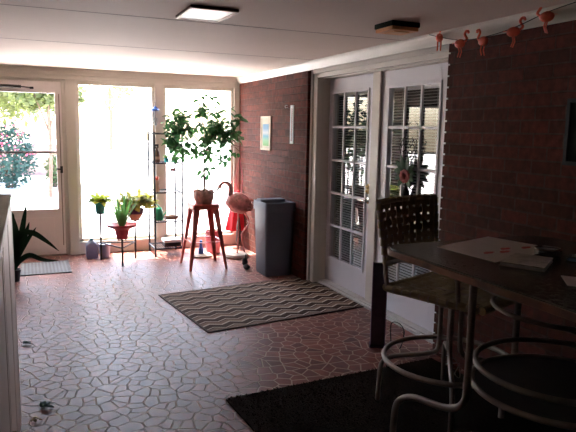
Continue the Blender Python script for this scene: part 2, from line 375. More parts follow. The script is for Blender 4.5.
def french_leaf(idx, y0, y1, handle, ga, gb):
    """y0 > y1 ; leaf from y0 (far) to y1 (near)"""
    X0, X1 = 0.19, 0.232; zb, zt = 0.04, 2.035
    gy0, gy1 = y0-ga, y1+gb; gz0, gz1 = 0.29, 1.895
    b = MB()
    b.box(X0, X1, gy0, y0, zb, zt); b.box(X0, X1, y1, gy1, zb, zt)
    b.box(X0, X1, gy1, gy0, zb, gz0); b.box(X0, X1, gy1, gy0, gz1, zt)
    # raised moulding round the lights
    for (a, c, e, f) in ((gy0-0.002, gy0+0.022, gz0-0.022, gz1+0.022), (gy1-0.022, gy1+0.002, gz0-0.022, gz1+0.022)): b.box(X0-0.010, X0, a, c, e, f)
    b.box(X0-0.010, X0, gy1, gy0, gz1-0.002, gz1+0.022); b.box(X0-0.010, X0, gy1, gy0, gz0-0.022, gz0+0.002)
    leaf = b.build('door_%d' % idx, m_trimw, kind=S, bevel=0.002, smooth=False)
    mt = MB(); w = (gy0-gy1)/3; h = (gz1-gz0)/5
    for k in (1, 2): mt.box(X0-0.006, X0+0.012, gy1+k*w-0.011, gy1+k*w+0.011, gz0, gz1)
    for k in range(1, 5): mt.box(X0-0.006, X0+0.012, gy1, gy0, gz0+k*h-0.011, gz0+k*h+0.011)
    mt.build('muntin', m_trimw, leaf, bevel=0.002, smooth=False)
    MB().box(X0+0.012, X0+0.016, gy1, gy0, gz0, gz1).build('glass_pane', m_dglass, leaf, smooth=False)
    bl = MB(); z = gz0+0.01
    T0 = 0.006
    while z < gz1-0.03:
        bl.quad((X1+0.004, gy1-0.02, z-0.003), (X1+0.004, gy0+0.02, z-0.003), (X1+0.026, gy0+0.02, z+0.0045), (X1+0.026, gy1-0.02, z+0.0045)); z += 0.0235
    bl.box(X1+0.004, X1+0.03, gy1-0.02, gy0+0.02, gz1-0.025, gz1+0.01)
    bl.box(X1+0.014, X1+0.016, gy0-0.1, gy0-0.103, gz0, gz1); bl.box(X1+0.014, X1+0.016, gy1+0.1, gy1+0.103, gz0, gz1)
    bl.build('blind', m_slat, leaf, smooth=False)
    if handle:
        hy = y1+0.068
        k = MB(); k.lathe([(0.0, 0), (0.03, 0.0), (0.03, 0.008), (0.012, 0.012), (0.012, 0.04), (0.016, 0.045), (0.0, 0.05)], n=18)
        o = k.build('door_handle', m_chrome, leaf); o.location = (X0, hy, 0.93); o.rotation_euler = (0, -pi/2, 0)
        k = MB(); k.tube([(X0-0.045, hy, 0.93), (X0-0.05, hy+0.03, 0.932), (X0-0.048, hy+0.10, 0.925)], [0.010, 0.010, 0.007], 10); k.build('lever', m_chrome, leaf)
        for zz in (1.015, 1.055):
            k = MB(); k.lathe([(0, 0), (0.024, 0), (0.024, 0.012), (0.01, 0.016), (0.008, 0.03), (0, 0.03)], n=16)
            o = k.build('deadbolt', m_brass, leaf); o.location = (X0, hy, zz); o.rotation_euler = (0, -pi/2, 0)
    return leaf
l1 = french_leaf(2, -2.195, -3.06, True, 0.09, 0.13)
k = MB(); k.box(0.165, 0.188, -3.155, -3.035, 0.035, 2.04); k.box(0.188, 0.232, -3.127, -3.063, 0.035, 2.04)
k.build('trim_4', m_trim, kind=S, bevel=0.004, smooth=False)
l2 = french_leaf(3, -3.13, -4.045, False, 0.14, 0.115)
# dim room behind the double doors
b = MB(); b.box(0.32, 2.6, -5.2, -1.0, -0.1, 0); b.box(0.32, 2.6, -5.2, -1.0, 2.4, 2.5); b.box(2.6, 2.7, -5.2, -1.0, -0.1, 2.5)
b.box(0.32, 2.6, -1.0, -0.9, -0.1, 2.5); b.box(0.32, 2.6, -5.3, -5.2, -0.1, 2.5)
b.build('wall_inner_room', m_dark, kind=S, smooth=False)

# back wall : head trim, storm door, windows
DX0, DX1 = -3.06, -2.175
b = MB()
b.box(XL-0.2, 0.0, 0.0, 0.12, 2.035, H); b.box(XL-0.2, DX0-0.04, 0.0, 0.12, 0, 2.035)
b.box(-2.0, 0.0, 0.0, 0.12, 0.0, 0.12); b.build('wall_back', m_trim, kind=S, smooth=False)
b = MB(); b.box(XL, -0.0, -0.045, 0, 2.160, H); b.box(XL, -0.0, -0.030, 0, 2.118, 2.160); b.box(XL, 0, -0.016, 0, 2.075, 2.118); b.box(XL, 0, -0.024, 0, 2.066, 2.076)
b.build('trim_5', m_trim, kind=S, bevel=0.003, smooth=False)
b = MB(); b.box(-2.135, -2.02, -0.03, 0.12, 0, 2.066); b.box(-2.178, -2.135, -0.010, 0.12, 0, 2.05); b.build('trim_6', m_trim, kind=S, bevel=0.004, smooth=False)
b = MB(); b.box(-2.02, -0.002, -0.03, 0.02, 0.118, 0.150); b.box(-2.02, 0, -0.012, 0.0, 0, 0.118); b.build('baseboard_back', m_trim, kind=S, bevel=0.003, smooth=False)
def window(n, x0, x1, z0, z1):
    b = MB(); f = 0.035
    b.box(x0, x0+f, 0.01, 0.08, z0, z1); b.box(x1-f, x1, 0.01, 0.08, z0, z1); b.box(x0, x1, 0.01, 0.08, z0, z0+f); b.box(x0, x1, 0.01, 0.08, z1-f*0.6, z1)
    w = b.build('window_%d' % n, m_trim, kind=S, bevel=0.003, smooth=False)
    MB().box(x0+f-0.005, x1-f+0.005, 0.045, 0.05, z0+f-0.005, z1-f*0.6+0.005).build('glass_pane', m_glass, w, smooth=False)
window(1, -2.02, -1.095, 0.150, 2.040)
window(2, -0.995, -0.075, 0.150, 2.040)
MB().box(-1.095, -0.995, -0.022, 0.10, 0.15, 2.066).build('trim_7', m_trim, kind=S, bevel=0.004, smooth=False)
MB().box(-0.075, -0.0, -0.022, 0.10, 0.15, 2.066).build('trim_8', m_trim, kind=S, bevel=0.004, smooth=False)
# storm door
b = MB(); X0, X1 = DX0, DX1; st = 0.075
b.box(X0, X0+st, 0.0, 0.04, 0.015, 2.045); b.box(X1-st, X1, 0.0, 0.04, 0.015, 2.045)
b.box(X0+st, X1-st, 0.0, 0.04, 1.905, 2.045); b.box(X0+st, X1-st, 0.008, 0.035, 0.015, 0.53); b.box(X0+st, X1-st, 0.0, 0.04, 0.53, 0.56)
b.box(X0+st+0.05, X1-st-0.05, 0.004, 0.008, 0.09, 0.46)
dr = b.build('door_1', m_storm, kind=S, bevel=0.003, smooth=False)
MB().box(X0+st-0.004, X1-st+0.004, 0.018, 0.022, 0.555, 1.91).build('glass_pane', m_glass, dr, smooth=False)
MB().box(X0+st-0.004, X1-st+0.004, 0.008, 0.03, 1.215, 1.24).build('sash_bar', M('grey_sash_bar', (0.22, 0.21, 0.22), 0.5), dr, smooth=False)
k = MB(); k.box(-2.215, -2.185, -0.006, 0, 0.985, 1.065); k.tube([(-2.2, -0.006, 1.03), (-2.2, -0.045, 1.03), (-2.26, -0.05, 1.035)], 0.009, 8); k.build('door_handle', m_blackm, dr)
k = MB(); k.tube([(-2.96, -0.05, 1.967), (-2.60, -0.05, 1.965)], 0.017, 12); k.tube([(-2.60, -0.05, 1.965), (-2.50, -0.045, 1.957)], 0.007, 8); k.box(-2.51, -2.47, -0.05, 0, 1.945, 1.968)
k.build('door_closer', m_blackm, dr)
k = MB(); k.box(-2.21, -2.20, -0.003, 0.0, 0.12, 1.9); k.build('door_seam', m_seam, dr, smooth=False)
MB().box(DX0, DX1+0.01, -0.02, 0.12, 0, 0.014).build('door_threshold', m_seam, kind=S, smooth=False)
# unseen walls
MB().box(XL-0.2, XL, YN, 0.12, 0, H).build('wall_left', m_panel, kind=S, smooth=False)
MB().box(XL-0.2, 0.32, YN-0.15, YN, 0, H).build('wall_front', m_plain, kind=S, smooth=False)

# ------------------------------------------------------------------ OUTDOORS
MB().box(-30, 45, 0.30, 75, -0.35, -0.25).build('ground', m_ground, kind=S, smooth=False)
MB().box(XL-0.6, 0.9, 0.12, 1.6, -0.25, -0.06).build('step_outside', m_ground, kind=S, smooth=False)
MB().box(XL-0.5, 0.5, 0.05, 0.14, H+0.02, H+0.16).build('eave', m_siding, kind=S, smooth=False)
MB().box(XL-0.1, -2.12, 0.12, 0.95, H+0.04, H+0.09).build('door_canopy', m_siding, kind=S, smooth=False)  # added slab out of view, blocks the sun from the doormat
def crown_leaves(b, c, R, n, L, fl=(1,1,1)):
    for _ in range(n):
        d = Vector((random.gauss(0,1), random.gauss(0,1), random.gauss(0,1))).normalized(); r = R*random.uniform(0.45, 1)**0.6
        p = Vector(c)+Vector((d.x*r*fl[0], d.y*r*fl[1], d.z*r*fl[2]))
        b.leaf(p, (random.gauss(0,1), random.gauss(0,1), random.gauss(0,0.6)), L*random.uniform(.7,1.3), L*0.6, nrm=d+Vector((0,0,0.3)), seg=2)
def tree(label, x, y, h, R, trunk, mat=m_tree, n=1500, L=0.3, z0=-0.25, blobs=5, low=0.45):
    t = thing('garden_tree', label, 'tree', (x, y, z0))
    b = MB(); b.tube(smooth_path([(0,0,0), (0.05,0.02,h*0.4), (-0.03,0,h*0.8)]), [trunk*(1-0.5*i/12) for i in range(13)], 10)
    for k in range(4):
        a = k*1.6; b.tube([(0.02,0,h*0.42), (R*0.5*cos(a), R*0.5*sin(a), h*0.72)], [trunk*0.5, trunk*0.2], 6)
    b.build('trunk', m_bark, t)
    b = MB()
    for k in range(blobs):
        a = random.uniform(0, 2*pi); rr = R*0.55
        c = (rr*cos(a), rr*sin(a), h*random.uniform(low, 0.9)); crown_leaves(b, c, R*0.6, n//blobs, L)
    b.build('crown', mat, t, smooth=False)
def bush(name, label, cat, x, y, rx, ry, h, mat, n, L, flowers=0, z0=-0.25):
    t = thing(name, label, cat, (x, y, z0))
    b = MB(); crown_leaves(b, (0,0,h*0.5), 1, n, L, (rx, ry, h*0.52)); b.build('foliage', mat, t, smooth=False)
    b = MB()
    for k in range(6):
        a = k; b.tube([(0.1*cos(a), 0.1*sin(a), 0), (rx*0.5*cos(a), ry*0.5*sin(a), h*0.6)], [0.03, 0.01], 6)
    b.build('stem', m_bark, t)
    if flowers:
        b = MB()
        for k in range(flowers):
            d = Vector((random.gauss(0,1), -abs(random.gauss(0,1)), abs(random.gauss(0.3,0.6)))).normalized()
            b.ball((d.x*rx, d.y*ry, h*0.5+d.z*h*0.5), 0.03, sub=1)
        o = b.build('blossoms', m_flower, t, smooth=False); o['kind'] = 'stuff'
# seen through the storm door
tree('slim leafy tree with a dark trunk right of centre in the door glass', -2.05, 8.6, 3.9, 0.75, 0.05, n=1300, L=0.2, low=0.62)
tree('broad yellow green tree overhanging the top of the storm door glass', -3.7, 13.5, 5.2, 2.3, 0.10, n=6500, L=0.24, blobs=12, low=0.60)
tree('dense blue green tree at the left edge of the storm door glass', -4.6, 9.6, 4.2, 1.3, 0.10, n=1300, L=0.24, mat=m_bush, low=0.5)
tree('pale distant tree seen past the left window jamb', 3.4, 40, 7, 2.6, 0.16, n=450, L=0.4, low=0.55, mat=m_yel)
bush('azalea_bush', 'rounded dark teal azalea bush dotted with pink blossoms', 'bush', -3.0, 11.3, 0.72, 0.6, 1.8, m_bush, 1500, 0.13, 70)
bush('garden_hedge', 'low round green shrub right of the azalea in the lower door glass', 'shrub', -1.75, 11.3, 0.32, 0.4, 1.05, m_hedge, 600, 0.11)
b = MB(); b.box(-9, -1.45, 15.9, 16.1, -0.25, 0.78); b.box(-9, -1.4, 15.85, 16.15, 0.78, 0.86)
tag(b.build('garden_wall', [m_redwall], smooth=False), 'long low pinkish brick garden wall behind the shrubs', 'wall')

# ------------------------------------------------------------------ CEILING FIXTURES
t = thing('recessed_ceiling_light', 'rectangular recessed ceiling light with brown frame and shiny reflector', 'light', (-1.6, -4.09, H))
b = MB(); w, d = 0.137, 0.18; f = 0.024
# flush-mounted housing hangs slightly under the ceiling
b.box(-w, w, -d, -d+f, -0.018, 0); b.box(-w, w, d-f, d, -0.018, 0); b.box(-w, -w+f, -d+f, d-f, -0.018, 0); b.box(w-f, w, -d+f, d-f, -0.018, 0)
b.build('frame', m_bronze, t, bevel=0.003, smooth=False)
b = MB()
b.box(-w+f, w-f, -d+f, d-f, -0.004, -0.001); b.build('reflector', m_reflect, t, smooth=False)
b = MB(); b.box(-0.012, 0.012, -0.05, 0.05, -0.013, -0.004); b.build('bulb', m_white, t, bevel=0.003, smooth=False)
b = MB(); b.box(-w+f, w-f, -d+f, d-f, -0.0155, -0.0135); b.build('glass_cover', m_frost, t, smooth=False)
t = thing('ceiling_lamp', 'small square dark ceiling lamp with amber underside near the double doors', 'light', (-0.46, -4.32, H), radians(0))
MB().box(-0.10, 0.10, -0.10, 0.10, -0.030, 0).build('base', m_olive, t, bevel=0.003, smooth=False)
b = MB(); b.box(-0.094, 0.094, -0.094, 0.094, -0.052, -0.030); b.box(-0.055, 0.055, -0.055, 0.055, -0.057, -0.052); b.build('diffuser', m_amber, t, bevel=0.004, smooth=False)
# flamingo garland
gp = [(-0.07, -4.12, 2.188), (-0.08, -4.235, 2.158), (-0.075, -4.445, 2.112), (-0.075, -4.655, 2.102), (-0.075, -4.895, 2.122), (-0.075, -5.125, 2.167), (-0.07, -5.3, 2.188)]
tag(MB().tube(smooth_path(gp), 0.0025, 6).build('garland_cord', m_blackm), 'thin dark cord strung along the crown moulding above the brick', 'cord')
fl_lab = ['plastic flamingo ornament at the left end, hanging against the moulding over the double doors', 'plastic flamingo ornament hanging just past the corner where the brick begins',
          'middle plastic flamingo ornament of the five on the cord', 'plastic flamingo ornament fourth from the left, hanging on the moulding edge', 'plastic flamingo ornament nearest the right edge, highest of the five']
def mini_flamingo(i, x, y, z, rz):
    t = thing('flamingo_ornament', fl_lab[i], 'ornament', (x, y, z), rz, 'flamingo ornaments on the crown moulding'); t.scale = (1.15, 1.3, 1.15)
    b = MB(); b.ball((0, 0, 0), 0.026, (1.35, 0.7, 0.95), 2); b.leaf((-0.025, 0, 0.005), (-1, 0, 0.1), 0.03, 0.022); b.build('body', m_orange, t)
    b = MB(); b.tube(smooth_path([(0.028, 0, 0.005), (0.045, 0, 0.02), (0.03, 0, 0.045), (0.042, 0, 0.062), (0.056, 0, 0.05)]), 0.006, 6); b.ball((0.05, 0, 0.058), 0.009, sub=1); b.build('neck', m_orange, t)
    for s in (-1, 1):
        b = MB(); b.tube([(0, 0.008*s, -0.018), (0.006, 0.008*s, -0.045), (-0.004, 0.008*s, -0.072)], 0.0035, 6); b.build('leg', m_orange, t)
for i, (y, z) in enumerate([(-4.25, 2.150), (-4.445, 2.090), (-4.655, 2.080), (-4.895, 2.100), (-5.125, 2.145)]):
    mini_flamingo(i, -0.085 if i == 0 else -0.075, y, z, [0.8, -1.4, 1.5, -1.2, 1.9][i])

# ------------------------------------------------------------------ THINGS ON THE BRICK WALL
t = thing('picture_frame', 'narrow cream framed landscape print on the lit brick wall', 'picture', (0, -0.985, 1.30))
b = MB(); b.box(-0.016, 0, -0.155, 0.155, 0, 0.022); b.box(-0.016, 0, -0.155, 0.155, 0.368, 0.39); b.box(-0.016, 0, -0.155, -0.133, 0.022, 0.368); b.box(-0.016, 0, 0.133, 0.155, 0.022, 0.368)
b.build('frame', m_cream, t, smooth=False)
b = MB(); b.box(-0.008, -0.001, -0.133, 0.133, 0.022, 0.368); b.build('mat_board', m_board, t, smooth=False)
m, nt, N, L, bb = new_mat('print_bands'); tc = N.new('ShaderNodeTexCoord'); s_ = N.new('ShaderNodeSeparateXYZ'); L.new(tc.outputs['Generated'], s_.inputs[0])
rr = ramp(N, L, s_.outputs[2], [(0, (0.12, 0.30, 0.10)), (0.25, (0.20, 0.38, 0.22)), (0.45, (0.10, 0.27, 0.36)), (0.6, (0.40, 0.42, 0.44)), (0.8, (0.12, 0.24, 0.36))]); L.new(rr.outputs[0], bb.inputs['Base Color']); bb.inputs['Specular IOR Level'].default_value = 0.1
b = MB(); b.box(-0.0095, -0.008, -0.09, 0.09, 0.05, 0.30); b.build('print', m, t, smooth=False)
t = thing('wall_thermometer', 'tall slim white thermometer strip on the brick by the door casing', 'thermometer', (0, -1.72, 1.395))
MB().box(-0.006, 0, -0.042, 0.042, 0, 0.40).build('backing', m_white, t, smooth=False)
b = MB(); b.tube([(-0.008, 0, 0.04), (-0.008, 0, 0.37)], 0.0025, 8); b.ball((-0.008, 0, 0.035), 0.006, sub=1); b.build('tube', m_redink, t)
b = MB()
for k in range(15): b.box(-0.0066, -0.006, -0.022, -0.010, 0.06+k*0.021, 0.062+k*0.021)
b.build('scale_marks', m_blackm, t, smooth=False)
b = MB(); b.tube(smooth_path([(0, 0, 0.02), (-0.022, 0, 0.022), (-0.026, 0, 0.004), (-0.018, 0, -0.006)]), 0.004, 8); b.lathe([(0,0),(0.012,0),(0.012,0.003),(0,0.003)], n=12)
o = b.build('wall_hook', m_white, loc=(-0.0005, -1.585, 1.775)); tag(o, 'tiny white hook on the brick just left of the thermometer', 'hook')
t = thing('dark_picture_panel', 'dark rectangular framed panel on the brick at the right edge', 'picture', (0, -5.50, 1.385))
b = MB(); b.box(-0.02, 0, -0.25, 0.25, 0, 0.02); b.box(-0.02, 0, -0.25, 0.25, 0.32, 0.34); b.box(-0.02, 0, -0.25, -0.23, 0.02, 0.32); b.box(-0.02, 0, 0.23, 0.25, 0.02, 0.32); b.build('frame', m_blackm, t, smooth=False)
MB().box(-0.012, 0, -0.23, 0.23, 0.02, 0.32).build('panel', m_olive, t, smooth=False)

# hanging ornament on right French leaf
t = thing('door_ornament', 'hanging spray of leaves, red flower and dark tassel on the right double door', 'ornament', (0.160, -3.60, 1.20))
b = MB(); b.tube([(0, 0, 0.05), (0.0, 0, 0.40), (0.024, 0, 0.42)], 0.0025, 6); b.build('cord', m_blackm, t)
b = MB()
for s in (-1, 1):
    for k in range(3):
        cy, cz = s*0.055*(0.6+0.5*k), 0.17+0.045*k
        b.tube([(0, cy+0.028*cos(a*pi/6), cz+0.028*sin(a*pi/6)) for a in range(0, 11)], 0.004, 6)
    b.tube(smooth_path([(0, 0, 0.06), (0, s*0.06, 0.12), (0, s*0.11, 0.22), (0, s*0.05, 0.30)]), 0.004, 6)
b.build('scroll', m_blackm, t)
b = MB()
for a in (10, 40, 150, 175, 200, -20, 70, 110, 230, -50):
    b.leaf((0, 0, 0.02), (-0.15, cos(radians(a)), sin(radians(a))), 0.15, 0.06, nrm=(-1, 0, 0.2), droop=0.1)
b.build('leaves', m_fic, t, solid=0.002)
b = MB()
for k in range(9):
    a = k*2*pi/9; b.ball((-0.018, 0.045*cos(a), -0.005+0.035*sin(a)), 0.026, (0.6, 1, 0.9), 1)
b.ball((-0.025, 0, -0.005), 0.03, sub=2); b.build('flower', M('dusty_red_flower', (0.42, 0.11, 0.08), 0.7), t)
b = MB(); b.tube([(0, 0, -0.03), (0, 0, -0.11)], 0.012, 8); b.lathe([(0.012, -0.20), (0.034, -0.19), (0.03, -0.15), (0.02, -0.10), (0.005, -0.095)], n=14)
b.build('tassel', m_blackm, t)
t = thing('door_hanger_tag', 'white paper tag hanging from the lever of the left double door', 'tag', (0.128, -2.905, 0.835))
MB().box(-0.001, 0.001, -0.022, 0.022, -0.11, 0.02).build('card', m_paper, t, smooth=False)
MB().tube([(0, 0, 0.02), (0.004, -0.008, 0.05), (0.012, -0.008, 0.088)], 0.0012, 5).build('string', m_white, t)

# ------------------------------------------------------------------ RUGS
def slab(poly, z0, z1): return MB().prism(poly, z0, z1)
t = thing('chevron_rug', 'brown, taupe and cream zigzag rug before the double doors', 'rug', (-0.655, -2.63, 0.0), radians(7.0))
MB().box(-0.775, 0.775, -0.57, 0.57, 0.0, 0.007).build('pile', m_zig, t, smooth=False)
b = MB()
for (a, c, d, e) in ((-0.787, 0.787, -0.583, -0.568), (-0.787, 0.787, 0.568, 0.583), (-0.787, -0.773, -0.57, 0.57), (0.773, 0.787, -0.57, 0.57)): b.box(a, c, d, e, 0.0, 0.009)
b.build('binding', m_zigedge, t, bevel=0.002, smooth=False)
t = thing('dark_shag_rug', 'large near black shag rug under the bar table and chair', 'rug', (-1.585, -4.445, 0.0), radians(3.5))
MB().box(0, 1.5, -2.9, 0, 0.0, 0.012).build('backing', m_shag, t, smooth=False)
b = MB()
for k in range(9000):
    x = random.uniform(0.003, 1.497); y = -2.4*random.random()**1.3
    h = random.uniform(0.012, 0.026); dx, dy = random.uniform(-.012, .012), random.uniform(-.012, .012)
    b.bm.faces.new([b.bm.verts.new(q) for q in (Vector((x-0.004, y, 0.011)), Vector((x+0.004, y+0.002, 0.011)), Vector((x+dx, y+dy, h)))])
o = b.build('pile', m_shag, t, smooth=False, kind='stuff')
t = thing('doormat', 'grey ribbed doormat lying before the storm door', 'doormat', (-2.43, -0.66, 0))
MB().box(-0.235, 0.235, -0.28, 0.28, 0.0, 0.009).build('ribs', m_matgrey, t, smooth=False)
b = MB()
for (a, c, d, e) in ((-0.25, 0.25, -0.30, -0.28), (-0.25, 0.25, 0.28, 0.30), (-0.25, -0.235, -0.28, 0.28), (0.235, 0.25, -0.28, 0.28)): b.box(a, c, d, e, 0, 0.010)
b.build('edging', m_matedge, t, smooth=False)

# ------------------------------------------------------------------ TRASH CAN
t = thing('trash_can', 'tall square grey plastic trash can with open rim, against the brick', 'trash can', (-0.168, -1.665, 0), radians(0))
def sqring(b, w0, d0, z0, w1, d1, z1, r=0.03):
    pass
def rrect(w, d, r, n=4):
    P = []
    for (cx, cy, a0) in ((w-r, d-r, 0), (-w+r, d-r, 90), (-w+r, -d+r, 180), (w-r, -d+r, 270)):
        for k in range(n+1): a = radians(a0+90*k/n); P.append((cx+r*cos(a), cy+r*sin(a)))
    return P
def loft(b, levels, cap0=True, cap1=True):
    rings = [[b.bm.verts.new((x, y, z)) for x, y in rrect(w, d, r)] for (w, d, r, z) in levels]
    fs = []
    for A, B in zip(rings, rings[1:]):
        for k in range(len(A)): fs.append(b.bm.faces.new((A[k], A[(k+1) % len(A)], B[(k+1) % len(A)], B[k])))
    if cap0: fs.append(b.bm.faces.new(list(reversed(rings[0]))))
    if cap1: fs.append(b.bm.faces.new(rings[-1]))
    b._f(fs)
b = MB(); loft(b, [(0.142, 0.150, 0.03, 0.0), (0.148, 0.155, 0.03, 0.02), (0.163, 0.175, 0.03, 0.69), (0.153, 0.165, 0.03, 0.69), (0.137, 0.145, 0.03, 0.03)]); b.build('body', m_bin, t)
b = MB()
loft(b, [(0.155, 0.168, 0.03, 0.685), (0.171, 0.195, 0.035, 0.69), (0.173, 0.197, 0.035, 0.775), (0.168, 0.190, 0.035, 0.785), (0.150, 0.170, 0.03, 0.785), (0.140, 0.160, 0.03, 0.70)], False, True)
b.build('lid', m_bin, t)
b = MB(); loft(b, [(0.145, 0.07, 0.02, 0.78), (0.140, 0.065, 0.02, 0.80)]); b.build('lid_hood', m_bin, t, loc=(0, 0.095, 0))
b = MB(); loft(b, [(0.150, 0.170, 0.03, 0.70), (0.150, 0.170, 0.03, 0.701)]); b.build('painted_dark_opening', m_binin, t)  # near-black sheet paints the shade inside the open bin

# ------------------------------------------------------------------ FLAMINGO STATUE
t = thing('flamingo_statue', 'large pink flamingo statue on a round stone base beside the trash can', 'flamingo', (-0.285, -0.78, 0))
b = MB(); b.lathe([(0.0, 0), (0.145, 0), (0.15, 0.02), (0.135, 0.045), (0.10, 0.055), (0, 0.06)], n=24); b.build('base', m_conc, t)
b = MB(); T = Matrix.Rotation(radians(18), 3, 'Y')
b.ball((0.02, 0, 0.66), 0.135, (1.25, 0.85, 0.92), 3, 0.12, T=T)
b.tube(smooth_path([(-0.05, 0, 0.70), (-0.085, 0, 0.765), (-0.085, 0, 0.85), (-0.125, 0, 0.905), (-0.180, 0, 0.905), (-0.218, 0, 0.862)]), [0.035,0.033,0.03,0.028,0.026,0.024,0.022,0.021,0.02,0.019,0.018,0.018,0.018], 10)
b.ball((-0.216, 0, 0.862), 0.025, (1.0, 0.8, 1.2), 2)
b.tube([(0.15, 0, 0.62), (0.19, 0, 0.57)], [0.05, 0.012], 8)
b.build('body', m_pink, t)
b = MB()
for k in range(60):
    a = random.uniform(-0.5, 1); s = random.choice((-1, 1))
    b.leaf((0.0+0.13*a, s*(0.085+0.015*random.random()), 0.66+random.uniform(-0.06, 0.07)), (1, 0, -0.4), 0.07, 0.035, nrm=(0, s, 0.3), seg=2)
b.build('wing_feathers', m_pinkd, t, solid=0.002, kind='stuff')
b = MB(); b.tube(smooth_path([(-0.228, 0, 0.85), (-0.243, 0, 0.825), (-0.238, 0, 0.795)]), [0.014, 0.013, 0.012, 0.010, 0.008, 0.004], 8); b.build('beak', m_beak, t)
for pts in ([(0.0, -0.03, 0.58), (0.01, -0.03, 0.34), (-0.005, -0.03, 0.055)], [(0.07, 0.03, 0.57), (0.165, 0.03, 0.42), (0.07, 0.02, 0.27), (0.10, 0.0, 0.05)]):
    b = MB(); b.tube(smooth_path(pts, 5), 0.010, 8)
    for p in pts[1:-1]: b.ball(p, 0.015, sub=1)
    b.build('leg', m_pink, t)
# dark shoe-like bundle by the bin foot
b = MB(); b.ball((0, 0, 0.030), 0.045, (0.8, 1.3, 0.65), 2, 0.3); b.ball((0.0, 0.06, 0.075), 0.04, (0.8, 0.8, 1.1), 2, 0.3); b.tube([(0, 0.03, 0.10), (0.0, 0.04, 0.16)], 0.006, 6)
tag(b.build('black_garden_shoe', m_bag, loc=(-0.385, -1.42, 0)), 'small black shoe beside the foot of the trash can', 'shoe')

# ------------------------------------------------------------------ RED BAG hung at window jamb
t = thing('hanging_red_bag', 'bright red cloth bag hung by long straps from the window jamb', 'bag', (-0.075, -0.16, 0))
b = MB(); b.lathe([(0.03, 0.74), (0.06, 0.62), (0.11, 0.42), (0.14, 0.25), (0.13, 0.22), (0.05, 0.26), (0.02, 0.35)], n=26, sy=0.55)
for v in b.bm.verts:
    a = math.atan2(v.co.y, v.co.x); k = 1+0.16*sin(a*7)*(0.74-v.co.z)*2; v.co.x *= k; v.co.y *= k
b.build('bag_body', m_redcl, t)
for s in (-1, 1):
    b = MB(); b.tube([(0.03, 0, 1.18), (0.03+0.045*s, 0, 0.90), (0.02+0.035*s, 0, 0.68)], 0.006, 6, flat=0.5); b.build('strap', m_strap, t)
b = MB(); b.tube([(0.03, 0, 1.17), (0.03, 0, 1.20), (0.03, 0.155, 1.205)], 0.005, 6); b.build('hook', m_blackm, t)
# black umbrella under it (dark legs seen below the cloth)
t = thing('furled_umbrella', 'slim black furled umbrella standing in the corner behind the red bag', 'umbrella', (-0.12, -0.36, 0))
b = MB(); b.lathe([(0.004, 0.0), (0.006, 0.05), (0.03, 0.12), (0.028, 0.30), (0.012, 0.42), (0.0, 0.43)], n=14); b.build('canopy', m_bag, t)
b = MB(); b.tube([(0, 0, 0.42), (0, 0, 0.52)], 0.007, 8); b.build('handle', m_blackm, t)

# ------------------------------------------------------------------ RED STOOL with ficus
SX, SY = -0.79, -1.10
t = thing('metal_stool', 'tall red brown metal stool with splayed legs holding the potted tree', 'stool', (SX, SY, 0))
b = MB(); loft(b, [(0.145, 0.145, 0.04, 0.655), (0.152, 0.152, 0.04, 0.665), (0.152, 0.152, 0.04, 0.705), (0.142, 0.142, 0.04, 0.716)]); b.build('seat', m_redst, t)
R4 = [(-1,-1),(1,-1),(1,1),(-1,1)]
for sx, sy in R4:
    b = MB()
    p0 = Vector((sx*0.135, sy*0.135, 0.70)); p1 = Vector((sx*0.215, sy*0.225, 0.0))
    for (q0, q1) in (((0.03, 0.006), (0.016, 0.005)),):
        A = [(p0+Vector(o)) for o in ((0,0,0), (-sx*0.07,0,0), (-sx*0.066,-sy*0.008,0), (-sx*0.008,-sy*0.008,0), (-sx*0.008,-sy*0.066,0), (0,-sy*0.07,0))]
        B = [(p1+Vector(o)*0.38) for o in ((0,0,0), (-sx*0.07,0,0), (-sx*0.066,-sy*0.012,0), (-sx*0.012,-sy*0.012,0), (-sx*0.012,-sy*0.066,0), (0,-sy*0.07,0))]
        va = [b.bm.verts.new(q) for q in A]; vb = [b.bm.verts.new(q) for q in B]
        b.bm.faces.new(va); b.bm.faces.new(list(reversed(vb)))
        for k in range(6): b.bm.faces.new((va[k], va[(k+1)%6], vb[(k+1)%6], vb[k]))
    b.build('leg', m_redst, t, smooth=False)
for k in range(4):
    a, c = R4[k], R4[(k+1)%4]; f = 0.178; zz = 0.30 if k % 2 == 0 else 0.30
    b = MB(); b.tube([(a[0]*f, a[1]*f, zz), (c[0]*f, c[1]*f, zz)], 0.010, 8, flat=0.5); b.build('crossbar', m_redst, t)
t = thing('potted_ficus', 'leafy green ficus tree in a crumpled pink wrapped pot on the stool', 'plant', (SX+0.005, SY, 0.716))
b = MB(); b.lathe([(0.0, 0.0), (0.085, 0.0), (0.108, 0.05), (0.112, 0.13), (0.10, 0.145), (0.088, 0.12), (0, 0.10)], n=36)
for v in b.bm.verts:
    a = math.atan2(v.co.y, v.co.x); k = 1+0.10*sin(a*9+v.co.z*40)+0.08*noise.noise(v.co*30); v.co.x *= k; v.co.y *= k; v.co.z *= 1+0.06*sin(a*7)
b.build('pot', m_shell, t)
b = MB(); b.lathe([(0, 0.06), (0.078, 0.078), (0, 0.088)], n=16); b.build('soil', m_soil, t)
b = MB(); b.tube(smooth_path([(0, 0, 0.07), (0.006, 0, 0.25), (0.0, 0, 0.40), (0.01, 0, 0.62)]), [0.011, 0.010, 0.009, 0.008], 8)
b.tube(smooth_path([(0.0, 0, 0.07), (0.02, 0.01, 0.25), (0.002, 0.015, 0.45)]), 0.006, 8)
br = []
